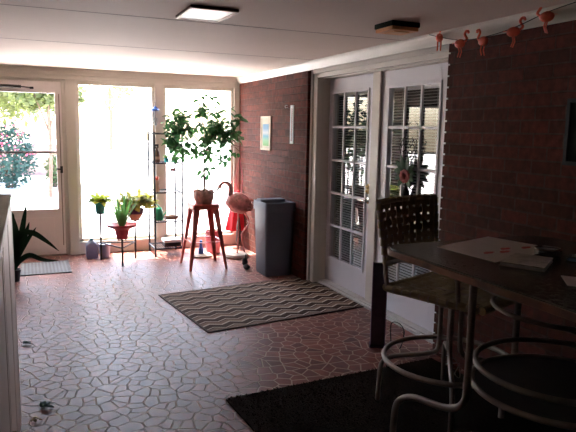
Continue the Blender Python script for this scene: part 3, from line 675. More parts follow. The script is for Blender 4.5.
def branch(p, d, L, r, dep):
    p = Vector(p); d = Vector(d).normalized(); q = p+d*L; mid = p+d*L*0.5+Vector((random.uniform(-.02,.02), random.uniform(-.02,.02), 0.02))
    b.tube([p, mid, q], [r, r*0.85, r*0.6], 6); br.append((p, mid, q, dep))
    if dep > 0:
        for _ in range(3):
            nd = (d+Vector((random.gauss(0, .55), random.gauss(0, .5), random.gauss(0.1, .45)))).normalized(); branch(q, nd, L*random.uniform(.55, .8), r*0.6, dep-1)
for d in ((-1, 0, 0.75), (-1, -0.3, 0.25), (1, 0.1, 0.6), (1, -0.3, 0.2), (0.1, 0.3, 1.3), (0.3, -0.4, 1.1), (-0.5, 0.5, 0.8), (0.6, 0.4, 0.9)):
    branch((0.006, 0, random.uniform(0.5, 0.62)), d, random.uniform(0.18, 0.26), 0.006, 2)
b.build('trunk', m_bark, t)
b = MB()
def inhull(q):
    # lobes of the crown as seen: left mass, right mass, upper tuft
    x, z = q.x, q.z
    E_ = ((-.27,.78,.15,.27),(.02,1.08,.14,.13),(.26,.86,.18,.2),(0,.68,.15,.2),(.22,.52,.14,.09),(.02,.37,.08,.10))
    return any(((x-a)/c)**2+((z-b_)/d)**2 < 1 for a, b_, c, d in E_)
cnt = 0
for (p, mid, q, dep) in br:
    for k in range(5 if dep < 2 else 1):
        c = p.lerp(q, random.random())+Vector((random.uniform(-.03,.03), random.uniform(-.03,.03), random.uniform(-.03,.03)))
        if not inhull(c): continue
        b.leaf(c, (random.gauss(0,1), random.gauss(0,.8), random.gauss(-0.2,.5)), random.uniform(.06,.095), random.uniform(.042,.058), nrm=(random.gauss(0,.4), -0.5, 0.8), seg=3, droop=0.5); cnt += 1
tries = 0
while cnt < 640 and tries < 20000:
    tries += 1
    c = Vector((random.uniform(-.44,.46), random.uniform(-.2,.2), random.uniform(.25,1.22)))
    if inhull(c) and noise.noise(c*9) > -0.22:
        b.leaf(c, (random.gauss(0,1), random.gauss(0,.8), random.gauss(-0.3,.5)), random.uniform(.06,.095), random.uniform(.042,.058), nrm=(random.gauss(0,.4), -0.5, 0.8), seg=3, droop=0.5); cnt += 1
b.build('leaves', m_fic, t)
# things behind the stool
t = thing('pink_bucket', 'pink plastic bucket on the floor behind the red stool', 'bucket', (-0.475, -0.42, 0))
b = MB(); b.lathe([(0.0, 0), (0.085, 0), (0.10, 0.27), (0.106, 0.27), (0.106, 0.285), (0.095, 0.285), (0.08, 0.02), (0, 0.02)], n=26); b.build('body', m_pinkb, t)
b = MB(); b.tube(smooth_path([(-0.106, 0, 0.27), (-0.09, -0.08, 0.24), (0, -0.12, 0.21), (0.09, -0.08, 0.24), (0.106, 0, 0.27)]), 0.003, 6); b.build('handle', m_chrome, t)
b = MB(); b.ball((0, 0, 0.28), 0.07, (1, 1, 0.4), 2, 0.4); b.build('contents', m_drift, t)
t = thing('round_stand_base', 'round grey stone base with blue centre under the red stool', 'stand', (-0.68, -0.60, 0))
b = MB(); b.lathe([(0, 0), (0.125, 0), (0.13, 0.02), (0.11, 0.035), (0, 0.04)], n=26); b.build('disc', m_conc, t)
b = MB(); b.lathe([(0.0, 0.038), (0.035, 0.038), (0.03, 0.10), (0.018, 0.11), (0.015, 0.2), (0, 0.2)], n=16); b.build('socket', m_blue, t)

# ------------------------------------------------------------------ SHELF (etagere)
EX, EY = -1.035, -0.275; ew, ed = 0.165, 0.185
t = thing('wire_shelf', 'tall narrow dark wire shelf standing before the window mullion', 'shelf', (EX, EY, 0))
for sx, sy in R4:
    b = MB(); b.tube([(sx*ew, sy*ed, 0), (sx*ew, sy*ed, 1.475)], 0.0115, 8); b.ball((sx*ew, sy*ed, 1.478), 0.011, sub=1); b.build('post', m_wire, t)
shz = [0.095, 0.42, 0.77, 1.12, 1.465]
for zz in shz:
    b = MB()
    for k in range(4):
        a, c = R4[k], R4[(k+1)%4]; b.tube([(a[0]*ew, a[1]*ed, zz), (c[0]*ew, c[1]*ed, zz)], 0.009, 6)
    if zz < 1.4:
        for k in range(1, 12): x = -ew+2*ew*k/12; b.tube([(x, -ed, zz), (x, ed, zz)], 0.0025, 5)
    b.build('shelf_rack' if zz < 1.4 else 'top_frame', m_wire, t)
for sx in (-1, 1):
    for zz in (0.25, 0.62): MB().tube([(sx*ew, -ed, zz), (sx*ew, ed, zz)], 0.004, 6).build('side_brace', m_wire, t)
# contents
t = thing('spray_bottle', 'dark brown trigger spray bottle on the upper rack of the wire shelf', 'bottle', (EX-0.115, EY-0.08, 1.126))
b = MB(); b.lathe([(0, 0), (0.036, 0), (0.038, 0.02), (0.034, 0.09), (0.03, 0.12), (0.014, 0.15), (0.014, 0.18)], n=18); b.build('bottle_body', m_brown, t)
b = MB(); b.box(-0.035, 0.02, -0.012, 0.012, 0.19, 0.215); b.box(0.004, 0.02, -0.01, 0.01, 0.17, 0.19); b.tube([(-0.01, 0, 0.19), (-0.022, 0, 0.155)], 0.004, 6); b.build('trigger', m_blackm, t, bevel=0.003)
b = MB(); b.lathe([(0.0372, 0.03), (0.0365, 0.07)], n=18, caps=False); b.build('bottle_label', m_tan, t)
t = thing('small_potted_sprout', 'small green sprout in a tiny teal cup on the upper rack', 'plant', (EX+0.005, EY-0.05, 1.126))
b = MB(); b.lathe([(0, 0), (0.026, 0), (0.033, 0.05), (0.029, 0.05), (0.024, 0.03), (0, 0.03)], n=18); b.build('cup', m_teal, t)
b = MB()
for k in range(9): a = k*0.7; b.leaf((0, 0, 0.04), (cos(a), sin(a), 1.2), 0.07, 0.02)
b.build('leaves', m_lil, t)
t = thing('small_glass_jar', 'small green glass jar at the right end of the upper rack', 'jar', (EX+0.10, EY-0.06, 1.126))
b = MB(); b.lathe([(0, 0), (0.03, 0), (0.032, 0.05), (0.022, 0.065), (0.022, 0.08)], n=16); b.build('jar_body', m_green, t); 
b = MB(); b.lathe([(0, 0.08), (0.025, 0.08), (0.025, 0.093), (0, 0.093)], n=16); b.build('lid', m_blackm, t)
t = thing('orange_figurine', 'pale figurine with an orange cap on the third rack', 'figurine', (EX-0.115, EY-0.07, 0.776))
b = MB(); b.lathe([(0, 0), (0.03, 0), (0.028, 0.03), (0.02, 0.07), (0.026, 0.10), (0.02, 0.13), (0.01, 0.14)], n=16); b.build('body', m_tan, t)
b = MB(); b.ball((0, 0, 0.155), 0.022, sub=2); b.lathe([(0.03, 0.165), (0.02, 0.178), (0.0, 0.19)], n=14); b.build('cap', m_orange, t)
t = thing('butterfly_charm', 'tiny dark pink butterfly charm dangling under the upper rack', 'ornament', (EX+0.045, EY-0.185, 1.04))
b = MB()
for s in (-1, 1): b.leaf((0, 0, 0), (s, 0, 0.7), 0.04, 0.03, nrm=(0, -1, 0), droop=0); b.leaf((0, 0, 0), (s, 0, -0.6), 0.035, 0.025, nrm=(0, -1, 0), droop=0)
b.build('wings', M('dusky_pink', (0.20, 0.06, 0.07), 0.6), t, solid=0.002)
MB().tube([(0, 0, 0), (0, 0, 0.08)], 0.0015, 5).build('thread', m_blackm, t)
t = thing('watering_can', 'green plastic watering can on the fourth rack of the shelf', 'watering can', (EX-0.095, EY-0.06, 0.426))
b = MB(); b.lathe([(0, 0), (0.052, 0), (0.055, 0.03), (0.05, 0.10), (0.035, 0.15), (0.028, 0.155), (0.04, 0.10), (0.0, 0.02)], n=22); b.build('can_body', m_green, t)
b = MB(); b.tube(smooth_path([(0.045, 0, 0.04), (0.085, 0, 0.09), (0.115, 0, 0.14)]), [0.010, 0.008, 0.007], 8); b.build('spout', m_green, t)
b = MB(); b.tube(smooth_path([(-0.045, 0, 0.05), (-0.06, 0, 0.12), (-0.03, 0, 0.19), (0.01, 0, 0.155)]), 0.007, 8); b.build('handle', m_green, t)
t = thing('wicker_basket', 'low brown wicker basket on the fourth rack beside the watering can', 'basket', (EX+0.065, EY-0.03, 0.426))
b = MB(); b.lathe([(0, 0), (0.07, 0), (0.09, 0.04), (0.094, 0.045), (0.082, 0.04), (0.06, 0.01), (0, 0.01)], n=24, sy=0.8)
for k in range(3): b.ring((0, 0, 0.015+0.012*k), 0.078+0.005*k, 0.004, 24, 6)
b.build('basket_body', m_drift, t)
b = MB(); b.ball((0, 0, 0.04), 0.06, (1.1, 0.8, 0.4), 2, 0.5); b.build('contents', m_bark, t)
t = thing('shoe_box', 'black box with a white lid on the bottom rack of the shelf', 'box', (EX+0.06, EY-0.04, 0.101))
MB().box(-0.10, 0.10, -0.08, 0.08, 0, 0.05).build('box_body', m_blackm, t, bevel=0.002, smooth=False); MB().box(-0.105, 0.105, -0.085, 0.085, 0.05, 0.085).build('lid', m_white, t, bevel=0.003, smooth=False)
# feeder in front of mullion
t = thing('hummingbird_feeder', 'hanging blue and clear hummingbird feeder on the window mullion', 'bird feeder', (-1.105, -0.07, 1.57))
b = MB(); b.lathe([(0.0, 0.18), (0.045, 0.17), (0.05, 0.185), (0.02, 0.21), (0.008, 0.225), (0, 0.225)], n=18); b.build('cap', m_blue, t)
b = MB(); b.lathe([(0.012, 0.0), (0.026, 0.01), (0.03, 0.05), (0.02, 0.085)], n=18); b.ring((0, 0, 0.0), 0.022, 0.004, 18, 6); b.build('bottle', m_clear, t)
b = MB(); b.tube([(0, 0, 0.08), (0, 0, 0.27), (0, 0.05, 0.275)], 0.0025, 5); b.build('hanger', m_blackm, t)

# ------------------------------------------------------------------ PLANT STAND
t = thing('iron_plant_stand', 'black wrought iron stand with three legs and three pot rings', 'plant stand', (-1.635, -0.55, 0))
legs = [(-0.185, 0.13, 0.545), (0.0, -0.26, 0.30), (0.20, 0.09, 0.455)]
for (x, y, h) in legs:
    b = MB(); b.tube(smooth_path([(x, y, 0), (x, y, 0.05), (x, y, h-0.03), (x, y, h)]), 0.0115, 8)
    for k in range(3): b.ball((x, y, h*0.25+k*h*0.22), 0.012, sub=1)
    b.build('leg', m_blackm, t)
    b = MB(); b.ring((x, y, h), 0.052, 0.004, 24, 6); b.tube([(x-0.052, y, h), (x+0.052, y, h)], 0.004, 6); b.tube([(x, y-0.052, h), (x, y+0.052, h)], 0.004, 6); b.build('pot_ring', m_blackm, t)
for i in range(3):
    a, c = legs[i], legs[(i+1)%3]
    b = MB(); b.tube([(a[0], a[1], 0.20), (c[0], c[1], 0.20)], 0.008, 6); b.build('crossbar', m_blackm, t)
bx, by = -1.635, -0.55
t = thing('potted_yellow_plant', 'yellow green plant in a teal pot on the tallest stand leg', 'plant', (bx-0.185, by+0.13, 0.552))
b = MB(); b.lathe([(0, 0), (0.045, 0), (0.052, 0.02), (0.062, 0.13), (0.066, 0.135), (0.056, 0.135), (0.045, 0.10), (0, 0.10)], n=24); b.build('pot', m_teal, t)
b = MB(); b.lathe([(0, 0.095), (0.05, 0.1), (0, 0.11)], n=14); b.build('soil', m_soil, t)
b = MB()
for k in range(95):
    a = random.uniform(0, 2*pi); b.leaf((0.03*cos(a), 0.03*sin(a), 0.10+random.random()*0.04), (cos(a)*random.uniform(.3,1.3), sin(a)*random.uniform(.3,1.3), random.uniform(.5,1.2)), random.uniform(.10,.20), 0.05, droop=1.0)
b.build('leaves', m_yel, t)
t = thing('potted_strap_leaf_plant', 'strap leaved plant in a wide red flared pot on the lowest stand leg', 'plant', (bx, by-0.26, 0.308))
b = MB(); b.lathe([(0, 0), (0.055, 0), (0.065, 0.03), (0.082, 0.105), (0.160, 0.142), (0.166, 0.166), (0.075, 0.135), (0.06, 0.10), (0, 0.10)], n=30); b.build('pot', m_redpot, t)
b = MB(); b.lathe([(0, 0.1), (0.068, 0.125), (0, 0.13)], n=14); b.build('soil', m_soil, t)
b = MB()
for k in range(17):
    a = k*2.4; b.leaf((0.02*cos(a), 0.02*sin(a), 0.12), (cos(a)*random.uniform(.15,.55), sin(a)*random.uniform(.15,.5), 1.2), random.uniform(.26,.44), 0.036, nrm=(-cos(a), -sin(a), 0.4), shape='strap', seg=7, droop=0.5)
b.build('leaves', m_lil, t)
t = thing('potted_bushy_plant', 'bushy yellow green plant in a purple and tan bowl on the stand', 'plant', (bx+0.20, by+0.09, 0.462))
b = MB(); b.lathe([(0, 0), (0.05, 0), (0.06, 0.015), (0.098, 0.075)], n=26, caps=False); b.lathe([(0, 0), (0.05, 0)], n=26, caps=False); b.build('bowl_base', m_tan, t)
b = MB(); b.lathe([(0.096, 0.073), (0.104, 0.13), (0.108, 0.135), (0.095, 0.135), (0.088, 0.10), (0, 0.095)], n=26); b.build('bowl_rim', m_purple, t)
b = MB()
for k in range(340):
    d = Vector((random.gauss(0,1), random.gauss(0,.9), random.gauss(0.1,.6))).normalized(); r = random.uniform(.3, 1)
    b.leaf((0.02+d.x*0.20*r, d.y*0.17*r, 0.21+d.z*0.12*r), (d.x+random.gauss(0,.4), d.y+random.gauss(0,.4), random.gauss(.1,.5)), random.uniform(.06,.095), 0.055, nrm=(0, -.3, 1))
for k in range(10):
    a = k*0.63; b.tube([(0.02*cos(a), 0.02*sin(a), 0.1), (0.12*cos(a), 0.12*sin(a), 0.2)], 0.003, 5)
b.build('leaves', m_var, t)
t = thing('plastic_jug', 'large pale blue plastic jug on the floor under the yellow plant', 'jug', (-1.91, -0.27, 0))
b = MB(); loft(b, [(0.06, 0.06, 0.02, 0.0), (0.066, 0.066, 0.02, 0.02), (0.066, 0.066, 0.02, 0.15), (0.045, 0.045, 0.02, 0.19), (0.018, 0.018, 0.01, 0.215)]); b.build('jug_body', m_bluebag, t)
b = MB(); b.lathe([(0, 0.215), (0.02, 0.215), (0.02, 0.235), (0, 0.235)], n=14); b.build('cap', m_teal, t)
t = thing('plastic_tub', 'short lilac plastic tub right of the blue jug', 'tub', (-1.765, -0.29, 0))
b = MB(); b.lathe([(0, 0), (0.055, 0), (0.066, 0.15), (0.07, 0.155), (0.06, 0.155), (0.05, 0.02), (0, 0.02)], n=22); b.build('tub_body', m_bluebag, t)
b = MB(); b.lathe([(0.0, 0.152), (0.07, 0.152), (0.07, 0.165), (0, 0.168)], n=22); b.build('lid', m_bluebag, t)

# ------------------------------------------------------------------ CABINET left
CX = -2.652
t = thing('storage_cabinet', 'tall beige panelled cabinet with weathered wood top at the left edge', 'cabinet', (CX, -4.34, 0))
MB().box(-0.45, -0.012, -1.9, -0.01, 0.0, 1.175).build('carcass', m_cab, t, bevel=0.003, smooth=False)
MB().box(-0.47, 0.0, -1.92, 0.015, 1.175, 1.203).build('top', m_oldwood, t, bevel=0.004, smooth=False)
for k in range(3):
    y1 = -0.02-k*0.62; y0 = y1-0.60
    b = MB(); b.box(-0.012, -0.004, y0, y1, 0.06, 1.16)
    for (a, c, d, e) in ((y0, y0+0.07, 0.06, 1.16), (y1-0.07, y1, 0.06, 1.16)): b.box(-0.004, -0.0025, a, c, d, e)
    d_ = b.build('door', m_cab, t, bevel=0.0015, smooth=False)
    if k == 2: MB().tube([(0.0, y1-0.04, 0.60), (0.012, y1-0.04, 0.60)], 0.008, 8).build('knob', m_brass, d_)
t = thing('dark_leaf_pot_plant', 'dark dracaena with long arching pointed leaves behind the cabinet', 'plant', (-2.735, -1.15, 0))
b = MB(); b.lathe([(0, 0), (0.05, 0), (0.065, 0.11), (0.068, 0.12), (0.06, 0.12), (0.05, 0.10), (0, 0.10)], n=22); b.build('pot', m_blackm, t)
b = MB(); b.tube([(0, 0, 0.09), (0.0, 0, 0.19)], 0.012, 8); b.build('stem', m_bark, t)
b = MB()
for pts, w in (([(0,0,.14), (.05,-.02,.40), (-.02,-.03,.78)], .06), ([(0,0,.14), (.08,.0,.45), (.14,-.02,.77)], .058), ([(0,0,.16), (.10,.03,.40), (.16,.04,.58)], .05), ([(0,0,.15), (.09,-.04,.34), (.22,-.06,.54)], .05),
               ([(0,0,.18), (.07,-.05,.46), (.18,-.08,.49), (.30,-.10,.41), (.42,-.12,.30)], .055), ([(0,0,.10), (.06,-.06,.21), (.15,-.09,.27), (.27,-.11,.22), (.42,-.12,.20)], .05),
               ([(0,0,.14), (-.08,.02,.45), (-.15,.03,.70)], .055), ([(0,0,.14), (-.12,-.03,.36), (-.28,-.04,.42)], .05), ([(0,0,.14), (0,.08,.42), (.02,.14,.66)], .05)):
    b.leafpath(pts, w)
b.build('leaves', m_drac, t)
# dark leaf bits at the foot of the cabinet
for (x, y, lab, s) in ((-2.648, -3.10, 'two dark leaf tips poking out past the cabinet foot further back', 0.06), (-2.560, -4.18, 'dark curled leaves lying on the floor at the near foot of the cabinet', 0.075)):
    b = MB()
    for a in (-20, 25, 70): b.leaf((0, 0, 0.012), (cos(radians(a)), sin(radians(a)), 0.25), s, s*0.42, droop=0.5, seg=5)
    tag(b.build('fallen_leaves', m_drac, loc=(x, y, 0.002), solid=0.0015), lab, 'leaf')
b = MB(); b.tube(smooth_path([(0, 0, 0.005), (0.02, 0.012, 0.018), (0.04, -0.006, 0.013), (0.05, 0.0, 0.005)]), 0.004, 8); b.ball((0.02, 0, 0.008), 0.009, sub=2)
tag(b.build('metal_door_stop', m_brass, loc=(-2.61, -4.32, 0.0)), 'small dull metal door stop on the floor by the cabinet', 'door stop')

# ------------------------------------------------------------------ BAR TABLE
TX0, TX1, TY1, TY0 = -1.045, -0.015, -5.13, -6.95; TZ = 1.0
def tabpoly(ins=0.0):
    P = []; x0, x1, y0, y1 = TX0+ins, TX1-ins, TY0+ins, TY1-ins
    for (cx, cy, r, a0) in ((x1-0.16, y1-0.16, 0.16, 0), (x0+0.12, y1-0.12, 0.12, 90), (x0+0.2, y0+0.2, 0.2, 180), (x1-0.16, y0+0.16, 0.16, 270)):
        for k in range(9): a = radians(a0+90*k/8); P.append((cx+r*cos(a), cy+r*sin(a)))
    return P
t = thing('bar_table', 'high dark bar table with mottled rounded top against the brick', 'table', (0, 0, 0))
MB().prism(tabpoly(0.008), TZ-0.026, TZ).build('table_top', m_tab, t, bevel=0.003, smooth=False)
MB().prism(tabpoly(), TZ-0.034, TZ-0.006).build('rim', m_tabedge, t, bevel=0.004, smooth=False)
c = Vector((-0.47, -5.74, 0))
legp = [(-0.86, -5.60, (-0.93, -5.16)), (-0.80, -6.16, (-1.0, -6.42)), (-0.13, -5.90, (-0.05, -6.1)), (-0.36, -5.36, (-0.28, -5.22))]
for (x, y, (fx, fy)) in legp:
    b = MB(); ex, ey = fx-x, fy-y
    top = (x, y, 0.966)
    b.tube(smooth_path([top, (x, y, 0.80), (x, y, 0.50), (x+0.03*ex, y+0.03*ey, 0.37), (x+0.25*ex, y+0.25*ey, 0.305), (x+0.72*ex, y+0.72*ey, 0.27), (x+0.95*ex, y+0.95*ey, 0.20), (fx, fy, 0.08), (fx, fy, 0.022)], 8), 0.0165, 12)
    b.build('leg', m_frame, t)
b = MB(); b.ring(c, 0.36, 0.013, 56, 10, z=0.53); b.build('upper_foot_ring', m_frame, t)
b = MB(); b.ring(c, 0.37, 0.013, 56, 10, z=0.44); b.build('lower_foot_ring', m_frame, t)
b = MB(); b.lathe([(0, 0.437), (0.36, 0.437), (0.36, 0.443), (0, 0.443)], c, 48); b.build('shelf_panel', m_mesh, t)
b = MB(); b.ring(c, 0.38, 0.012, 56, 10, z=0.90); b.ring(c, 0.30, 0.010, 56, 10, z=0.80); b.build('apron_ring', m_frame, t)
# ---- on the table
t = thing('placemat', 'white paper placemat with four red prints at the far end of the table', 'placemat', (0, 0, TZ))
pm = [(-0.80, -5.262), (-0.36, -5.118), (-0.275, -5.50), (-0.775, -5.625)]
MB().prism(pm, 0, 0.002).build('sheet', m_paper, t, smooth=False)
for (x, y) in ((-0.665, -5.46), (-0.575, -5.465), (-0.52, -5.41), (-0.40, -5.42)):
    b = MB()
    for (dx, dy, r) in ((0, 0, .024), (.028, .008, .014), (-.022, -.012, .012), (.008, .016, .010)): b.prism([(x+dx+r*cos(a*pi/5), y+dy+r*0.75*sin(a*pi/5)) for a in range(10)], 0.002, 0.0026)
    b.build('red_print', m_redink, t, smooth=False)
t = thing('notebook', 'closed grey notebook with a bright white edge on the table', 'notebook', (0, 0, TZ))
nb = [(-0.775, -5.70), (-0.565, -5.59), (-0.485, -5.68), (-0.66, -5.81)]
nb = [(-0.80, -5.675), (-0.60, -5.56), (-0.525, -5.70), (-0.715, -5.835)]
MB().prism(nb, 0.0, 0.004).build('back_cover', m_paper, t, smooth=False)
cx_ = sum(p[0] for p in nb)/4; cy_ = sum(p[1] for p in nb)/4
MB().prism([(cx_+(x-cx_)*.97, cy_+(y-cy_)*.97) for x, y in nb], 0.004, 0.014).build('pages', m_white, t, smooth=False)
MB().prism(nb, 0.014, 0.018).build('cover', M('dull_notebook_cover', (0.42, 0.37, 0.36), 0.5, var=0.35, scale=30), t, smooth=False)
t = thing('glass_ashtray', 'round clear glass ashtray behind the notebook', 'ashtray', (-0.45, -5.60, TZ))
b = MB(); b.lathe([(0, 0), (0.05, 0), (0.058, 0.01), (0.06, 0.036), (0.05, 0.036), (0.042, 0.012), (0, 0.012)], n=20); b.build('bowl', m_clear, t)
b = MB(); b.ring((0, 0, 0.034), 0.056, 0.005, 24, 6); b.build('rim', m_chrome, t)
t = thing('small_glass_dish', 'small glass dish with painted blue glints right of the ashtray', 'dish', (-0.44, -5.735, TZ))
b = MB(); b.lathe([(0, 0), (0.035, 0), (0.045, 0.03), (0.04, 0.03), (0.03, 0.008), (0, 0.008)], n=18); b.build('bowl', m_clear, t)
b = MB(); b.lathe([(0, 0.008), (0.03, 0.008), (0.02, 0.018), (0, 0.02)], n=14); b.build('contents', M('painted_blue_glint', (0.12, 0.2, 0.34), 0.2), t)  # blue glints in the glass, put in as a coloured lump
t = thing('folded_napkins', 'small stack of white folded napkins at the right edge of the photo', 'napkin', (-0.33, -5.75, TZ))
MB().box(-0.07, 0.07, -0.07, 0.07, 0, 0.012).build('lower_fold', m_paper, t, bevel=0.003, smooth=False); MB().box(-0.068, 0.066, -0.066, 0.068, 0.012, 0.022).build('upper_fold', m_paper, t, bevel=0.003, smooth=False)
b = MB().prism([(-0.80, -6.02), (-0.70, -5.90), (-0.62, -6.00), (-0.70, -6.14)], 0, 0.0015).build('loose_paper', m_paper, smooth=False, loc=(0, 0, TZ+0.0005)); tag(b, 'loose white paper sheet nearest the front on the table', 'paper')

# ------------------------------------------------------------------ BAR CHAIR
t = thing('bar_chair', 'olive strap woven bar chair with round foot ring pulled up to the table', 'chair', (-0.475, -5.00, 0), radians(20))
def ribbon(b, pts, w, wdir, th=0.002):
    pts = [Vector(p) for p in pts]; wd = Vector(wdir).normalized()*w*0.5; rows = []
    for i, p in enumerate(pts):
        a = pts[max(0, i-1)]; c_ = pts[min(len(pts)-1, i+1)]; tt = (c_-a).normalized(); n = tt.cross(wd).normalized()*th*0.5
        rows.append([b.bm.verts.new(q) for q in (p-wd-n, p+wd-n, p+wd+n, p-wd+n)])
    for A, B in zip(rows, rows[1:]):
        for k in range(4): b.bm.faces.new((A[k], A[(k+1)%4], B[(k+1)%4], B[k]))
    b.bm.faces.new(rows[0]); b.bm.faces.new(rows[-1])
def weave(b, f, U, V, nu, nv, gap=0.2, amp=0.004):
    """f(u,v,off)->point ; nu straps running along v, nv straps running along u"""
    for i in range(nu):
        u = (i+.5)/nu; pts = []
        for k in range(nv*4+1):
            v = k/(nv*4); pts.append(f(u, v, amp*cos(pi*(v*nv-0.5))*(1 if i % 2 else -1)))
        wd = (f(u+0.01, .5, 0)-f(u-0.01, .5, 0)); ribbon(b, pts, U/nu*(1-gap), wd)
    for j in range(nv):
        v = (j+.5)/nv; pts = []
        for k in range(nu*4+1):
            u = k/(nu*4); pts.append(f(u, v, amp*cos(pi*(u*nu-0.5))*(-1 if j % 2 else 1)))
        wd = (f(.5, v+0.01, 0)-f(.5, v-0.01, 0)); ribbon(b, pts, V/nv*(1-gap), wd)
# seat at z .69
sw = 0.240
def fs(u, v, o): 
    x = -sw+2*sw*u; y = -0.30+0.57*v; return Vector((x, y, 0.695+o-0.018*sin(pi*u)*sin(pi*v)))
b = MB(); weave(b, fs, 2*sw, 0.57, 10, 10, 0.16); b.build('seat', m_weave, t, smooth=False)
b = MB(); b.tube([(x*1.0, y, 0.69) for x, y in [(p[0], p[1]-0.015) for p in rrect(sw+0.004, 0.29, 0.06, 5)]], 0.016, 10, closed=True); b.build('seat_frame', m_frame, t)
b = MB()
P_ = rrect(sw+0.004, 0.29, 0.06, 5)
# strap loops wrapped over the seat frame
for side in range(4):
    for k in range(10):
        u = (k+.5)/10
        if side == 0: c0 = (-sw-0.004, -0.29+0.55*u); hx, hy = 0.022, 0.022
        elif side == 1: c0 = (sw+0.004, -0.29+0.55*u); hx, hy = 0.022, 0.022
        elif side == 2: c0 = (-sw+2*sw*u, -0.305); hx, hy = 0.022, 0.022
        else: c0 = (-sw+2*sw*u, 0.275); hx, hy = 0.022, 0.022
        if side < 2: b.tube([(c0[0], c0[1]-hy, 0.69), (c0[0], c0[1]+hy, 0.69)], 0.021, 8)
        else: b.tube([(c0[0]-hx, c0[1], 0.69), (c0[0]+hx, c0[1], 0.69)], 0.021, 8)
b.build('strap_loops', m_weave, t)
BZ0, BZ1 = 0.82, 1.16
def fb(u, v, o):
    x = (-0.27+0.54*u)*(0.90+0.13*v); z = BZ0+(BZ1-BZ0)*v; y = 0.285+0.045*v-0.055*(2*u-1)**2*0.6+0.02; return Vector((x, y+o, z))
b = MB(); weave(b, fb, 0.54, BZ1-BZ0, 9, 7, 0.28); b.build('backrest', m_weave, t, smooth=False)
b = MB()
pl = [fb(0, v/4, 0) for v in range(5)]; pt = [fb(u/8, 1, 0) for u in range(9)]; pr = [fb(1, 1-v/4, 0) for v in range(5)]
b.tube([(-0.235, 0.262, 0.69)]+[Vector((-0.24, 0.275, 0.77))]+pl+pt[1:-1]+pr+[Vector((0.24, 0.275, 0.77)), (0.235, 0.262, 0.69)], 0.012, 10); b.tube([fb(u/8, 0, 0) for u in range(9)], 0.010, 8)
b.build('back_frame', m_frame, t)
b = MB()
for k in range(9):
    for (v, ) in ((1,), (0,)):
        q = fb((k+.5)/9, v, 0); b.tube([q-Vector((0.024, 0, 0)), q+Vector((0.024, 0, 0))], 0.0165, 8)
for k in range(7):
    for u in (0, 1):
        q = fb(u, (k+.5)/7, 0); b.tube([q-Vector((0, 0, 0.019)), q+Vector((0, 0, 0.019))], 0.0165, 8)
b.build('backrest_strap_loops', m_weave, t)
for s in (-1, 1):
    b = MB(); b.tube(smooth_path([(s*0.245, 0.27, 0.83), (s*0.255, 0.14, 0.865), (s*0.255, -0.08, 0.865), (s*0.25, -0.16, 0.84), (s*0.245, -0.18, 0.70)]), 0.011, 10); b.build('armrest', m_frame, t)
# swivel base
b = MB(); b.box(-0.12, 0.12, -0.12, 0.12, 0.655, 0.672); b.lathe([(0.05, 0.60), (0.09, 0.61), (0.09, 0.655), (0.0, 0.615)], n=20); b.build('swivel_plate', m_frame, t)
b = MB(); b.tube([(0, 0.27, 0.675), (0, -0.28, 0.675)], 0.012, 8); b.tube([(-0.235, 0, 0.675), (0.235, 0, 0.675)], 0.012, 8); b.build('under_seat_bar', m_frame, t)
b = MB(); b.ring((0, 0, 0.30), 0.355, 0.014, 60, 10); b.build('foot_ring', m_frame, t)
for k in range(4):
    a = radians(45+90*k-18+8); ca, sa = cos(a), sin(a)
    b = MB(); b.tube(smooth_path([(0.055*ca, 0.055*sa, 0.64), (0.055*ca, 0.055*sa, 0.42), (0.07*ca, 0.07*sa, 0.34), (0.14*ca, 0.14*sa, 0.315), (0.30*ca, 0.30*sa, 0.285), (0.365*ca, 0.365*sa, 0.24), (0.375*ca, 0.375*sa, 0.13), (0.38*ca, 0.38*sa, 0.02)], 8), 0.013, 10)
    b.build('leg', m_frame, t)

# ------------------------------------------------------------------ PLUM BOARD, CABLES
t = thing('dark_upright_board', 'narrow dark plum upright board between the bar chair and double doors', 'board', (-0.295, -3.99, 0), radians(-28))
MB().box(-0.047, 0.047, -0.016, 0.016, 0.0, 0.615).build('panel', m_plank, t, bevel=0.003, smooth=False)
b = MB(); b.box(-0.053, -0.047, -0.018, 0.018, 0, 0.618); b.box(0.047, 0.053, -0.018, 0.018, 0, 0.618); b.build('edge_strip', m_plankf, t, smooth=False)
b = MB(); b.box(-0.06, 0.06, -0.05, 0.05, 0.0, 0.012); b.build('foot', m_plank, t, smooth=False)
b = MB(); b.tube(smooth_path([(-0.19, -4.12, 0.006), (-0.17, -4.12, 0.05), (-0.16, -4.12, 0.14), (-0.19, -4.09, 0.19), (-0.225, -4.05, 0.17), (-0.22, -4.06, 0.006)]), 0.0035, 6)
tag(b.build('black_cable', m_blackm), 'thin black cable looping out beside the dark upright board', 'cable')
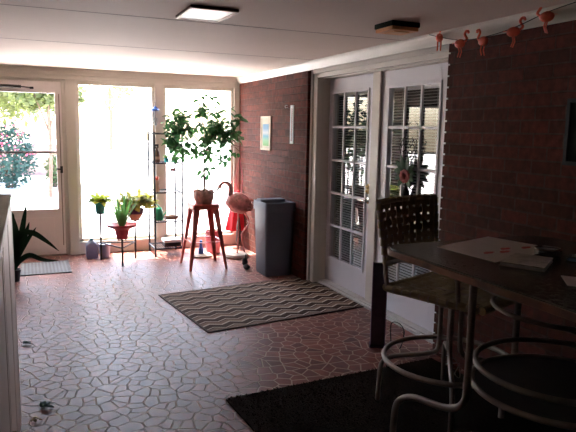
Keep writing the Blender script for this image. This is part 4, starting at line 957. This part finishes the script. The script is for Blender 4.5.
b = MB(); b.tube([(x, y, 0.033+0.004*i) for i, (x, y) in enumerate([(v.x, v.y) for v in smooth_path([(-0.10, -4.49, 0), (-0.13, -4.55, 0), (-0.06, -4.60, 0), (-0.19, -4.72, 0), (-0.20, -4.78, 0), (-0.08, -4.62, 0), (-0.03, -4.50, 0), (-0.06, -4.40, 0)], 4)])], 0.004, 6)
for v in b.bm.verts: v.co.z = min(v.co.z, 0.06)
tag(b.build('white_cord', m_white), 'white cord lying in a zigzag on the dark rug below the chair', 'cord')

# ------------------------------------------------------------------ LIGHT
w = bpy.data.worlds.new('World'); SC.world = w; w.use_nodes = True
N, L = w.node_tree.nodes, w.node_tree.links
sky = N.new('ShaderNodeTexSky'); sky.sky_type = 'NISHITA'; sky.sun_disc = False
sky.sun_elevation = radians(60); sky.sun_rotation = radians(-10); sky.air_density = 1.0; sky.dust_density = 3.0; sky.ozone_density = 1.0
bg = N['Background']; L.new(sky.outputs[0], bg.inputs['Color']); bg.inputs['Strength'].default_value = 1.1
sd = bpy.data.lights.new('sun', 'SUN'); sd.energy = 27.0; sd.angle = radians(0.6); sd.color = (1.0, 0.93, 0.84)
so = bpy.data.objects.new('sun', sd); COL.objects.link(so)
dv = Vector((0.42, -1.0, -2.15)); so.rotation_euler = dv.to_track_quat('-Z', 'Y').to_euler()

# ------------------------------------------------------------------ CAMERA (f=600 px)
f_px, yaw, pitch, roll = 599.98, 0.4124, 0.1427, 0.0190
fw = Vector((sin(yaw)*cos(pitch), cos(yaw)*cos(pitch), -sin(pitch)))
r0 = Vector((cos(yaw), -sin(yaw), 0)); u0 = r0.cross(fw)
r_ = cos(roll)*r0+sin(roll)*u0; u_ = -sin(roll)*r0+cos(roll)*u0
cd = bpy.data.cameras.new('camera'); cd.sensor_width = 36; cd.lens = f_px/576*36; cd.clip_start = 0.05; cd.clip_end = 300
co = bpy.data.objects.new('camera', cd); COL.objects.link(co)
Rm = Matrix((r_, u_, -fw)).transposed().to_4x4()
co.matrix_world = Matrix.Translation((-2.5803, -7.5534, 1.5396)) @ Rm
SC.camera = co
SC.view_settings.view_transform = 'Standard'; SC.view_settings.look = 'None'; SC.view_settings.gamma = 1.0
SC.view_settings.use_curve_mapping = False; SC.view_settings.exposure = 1.05
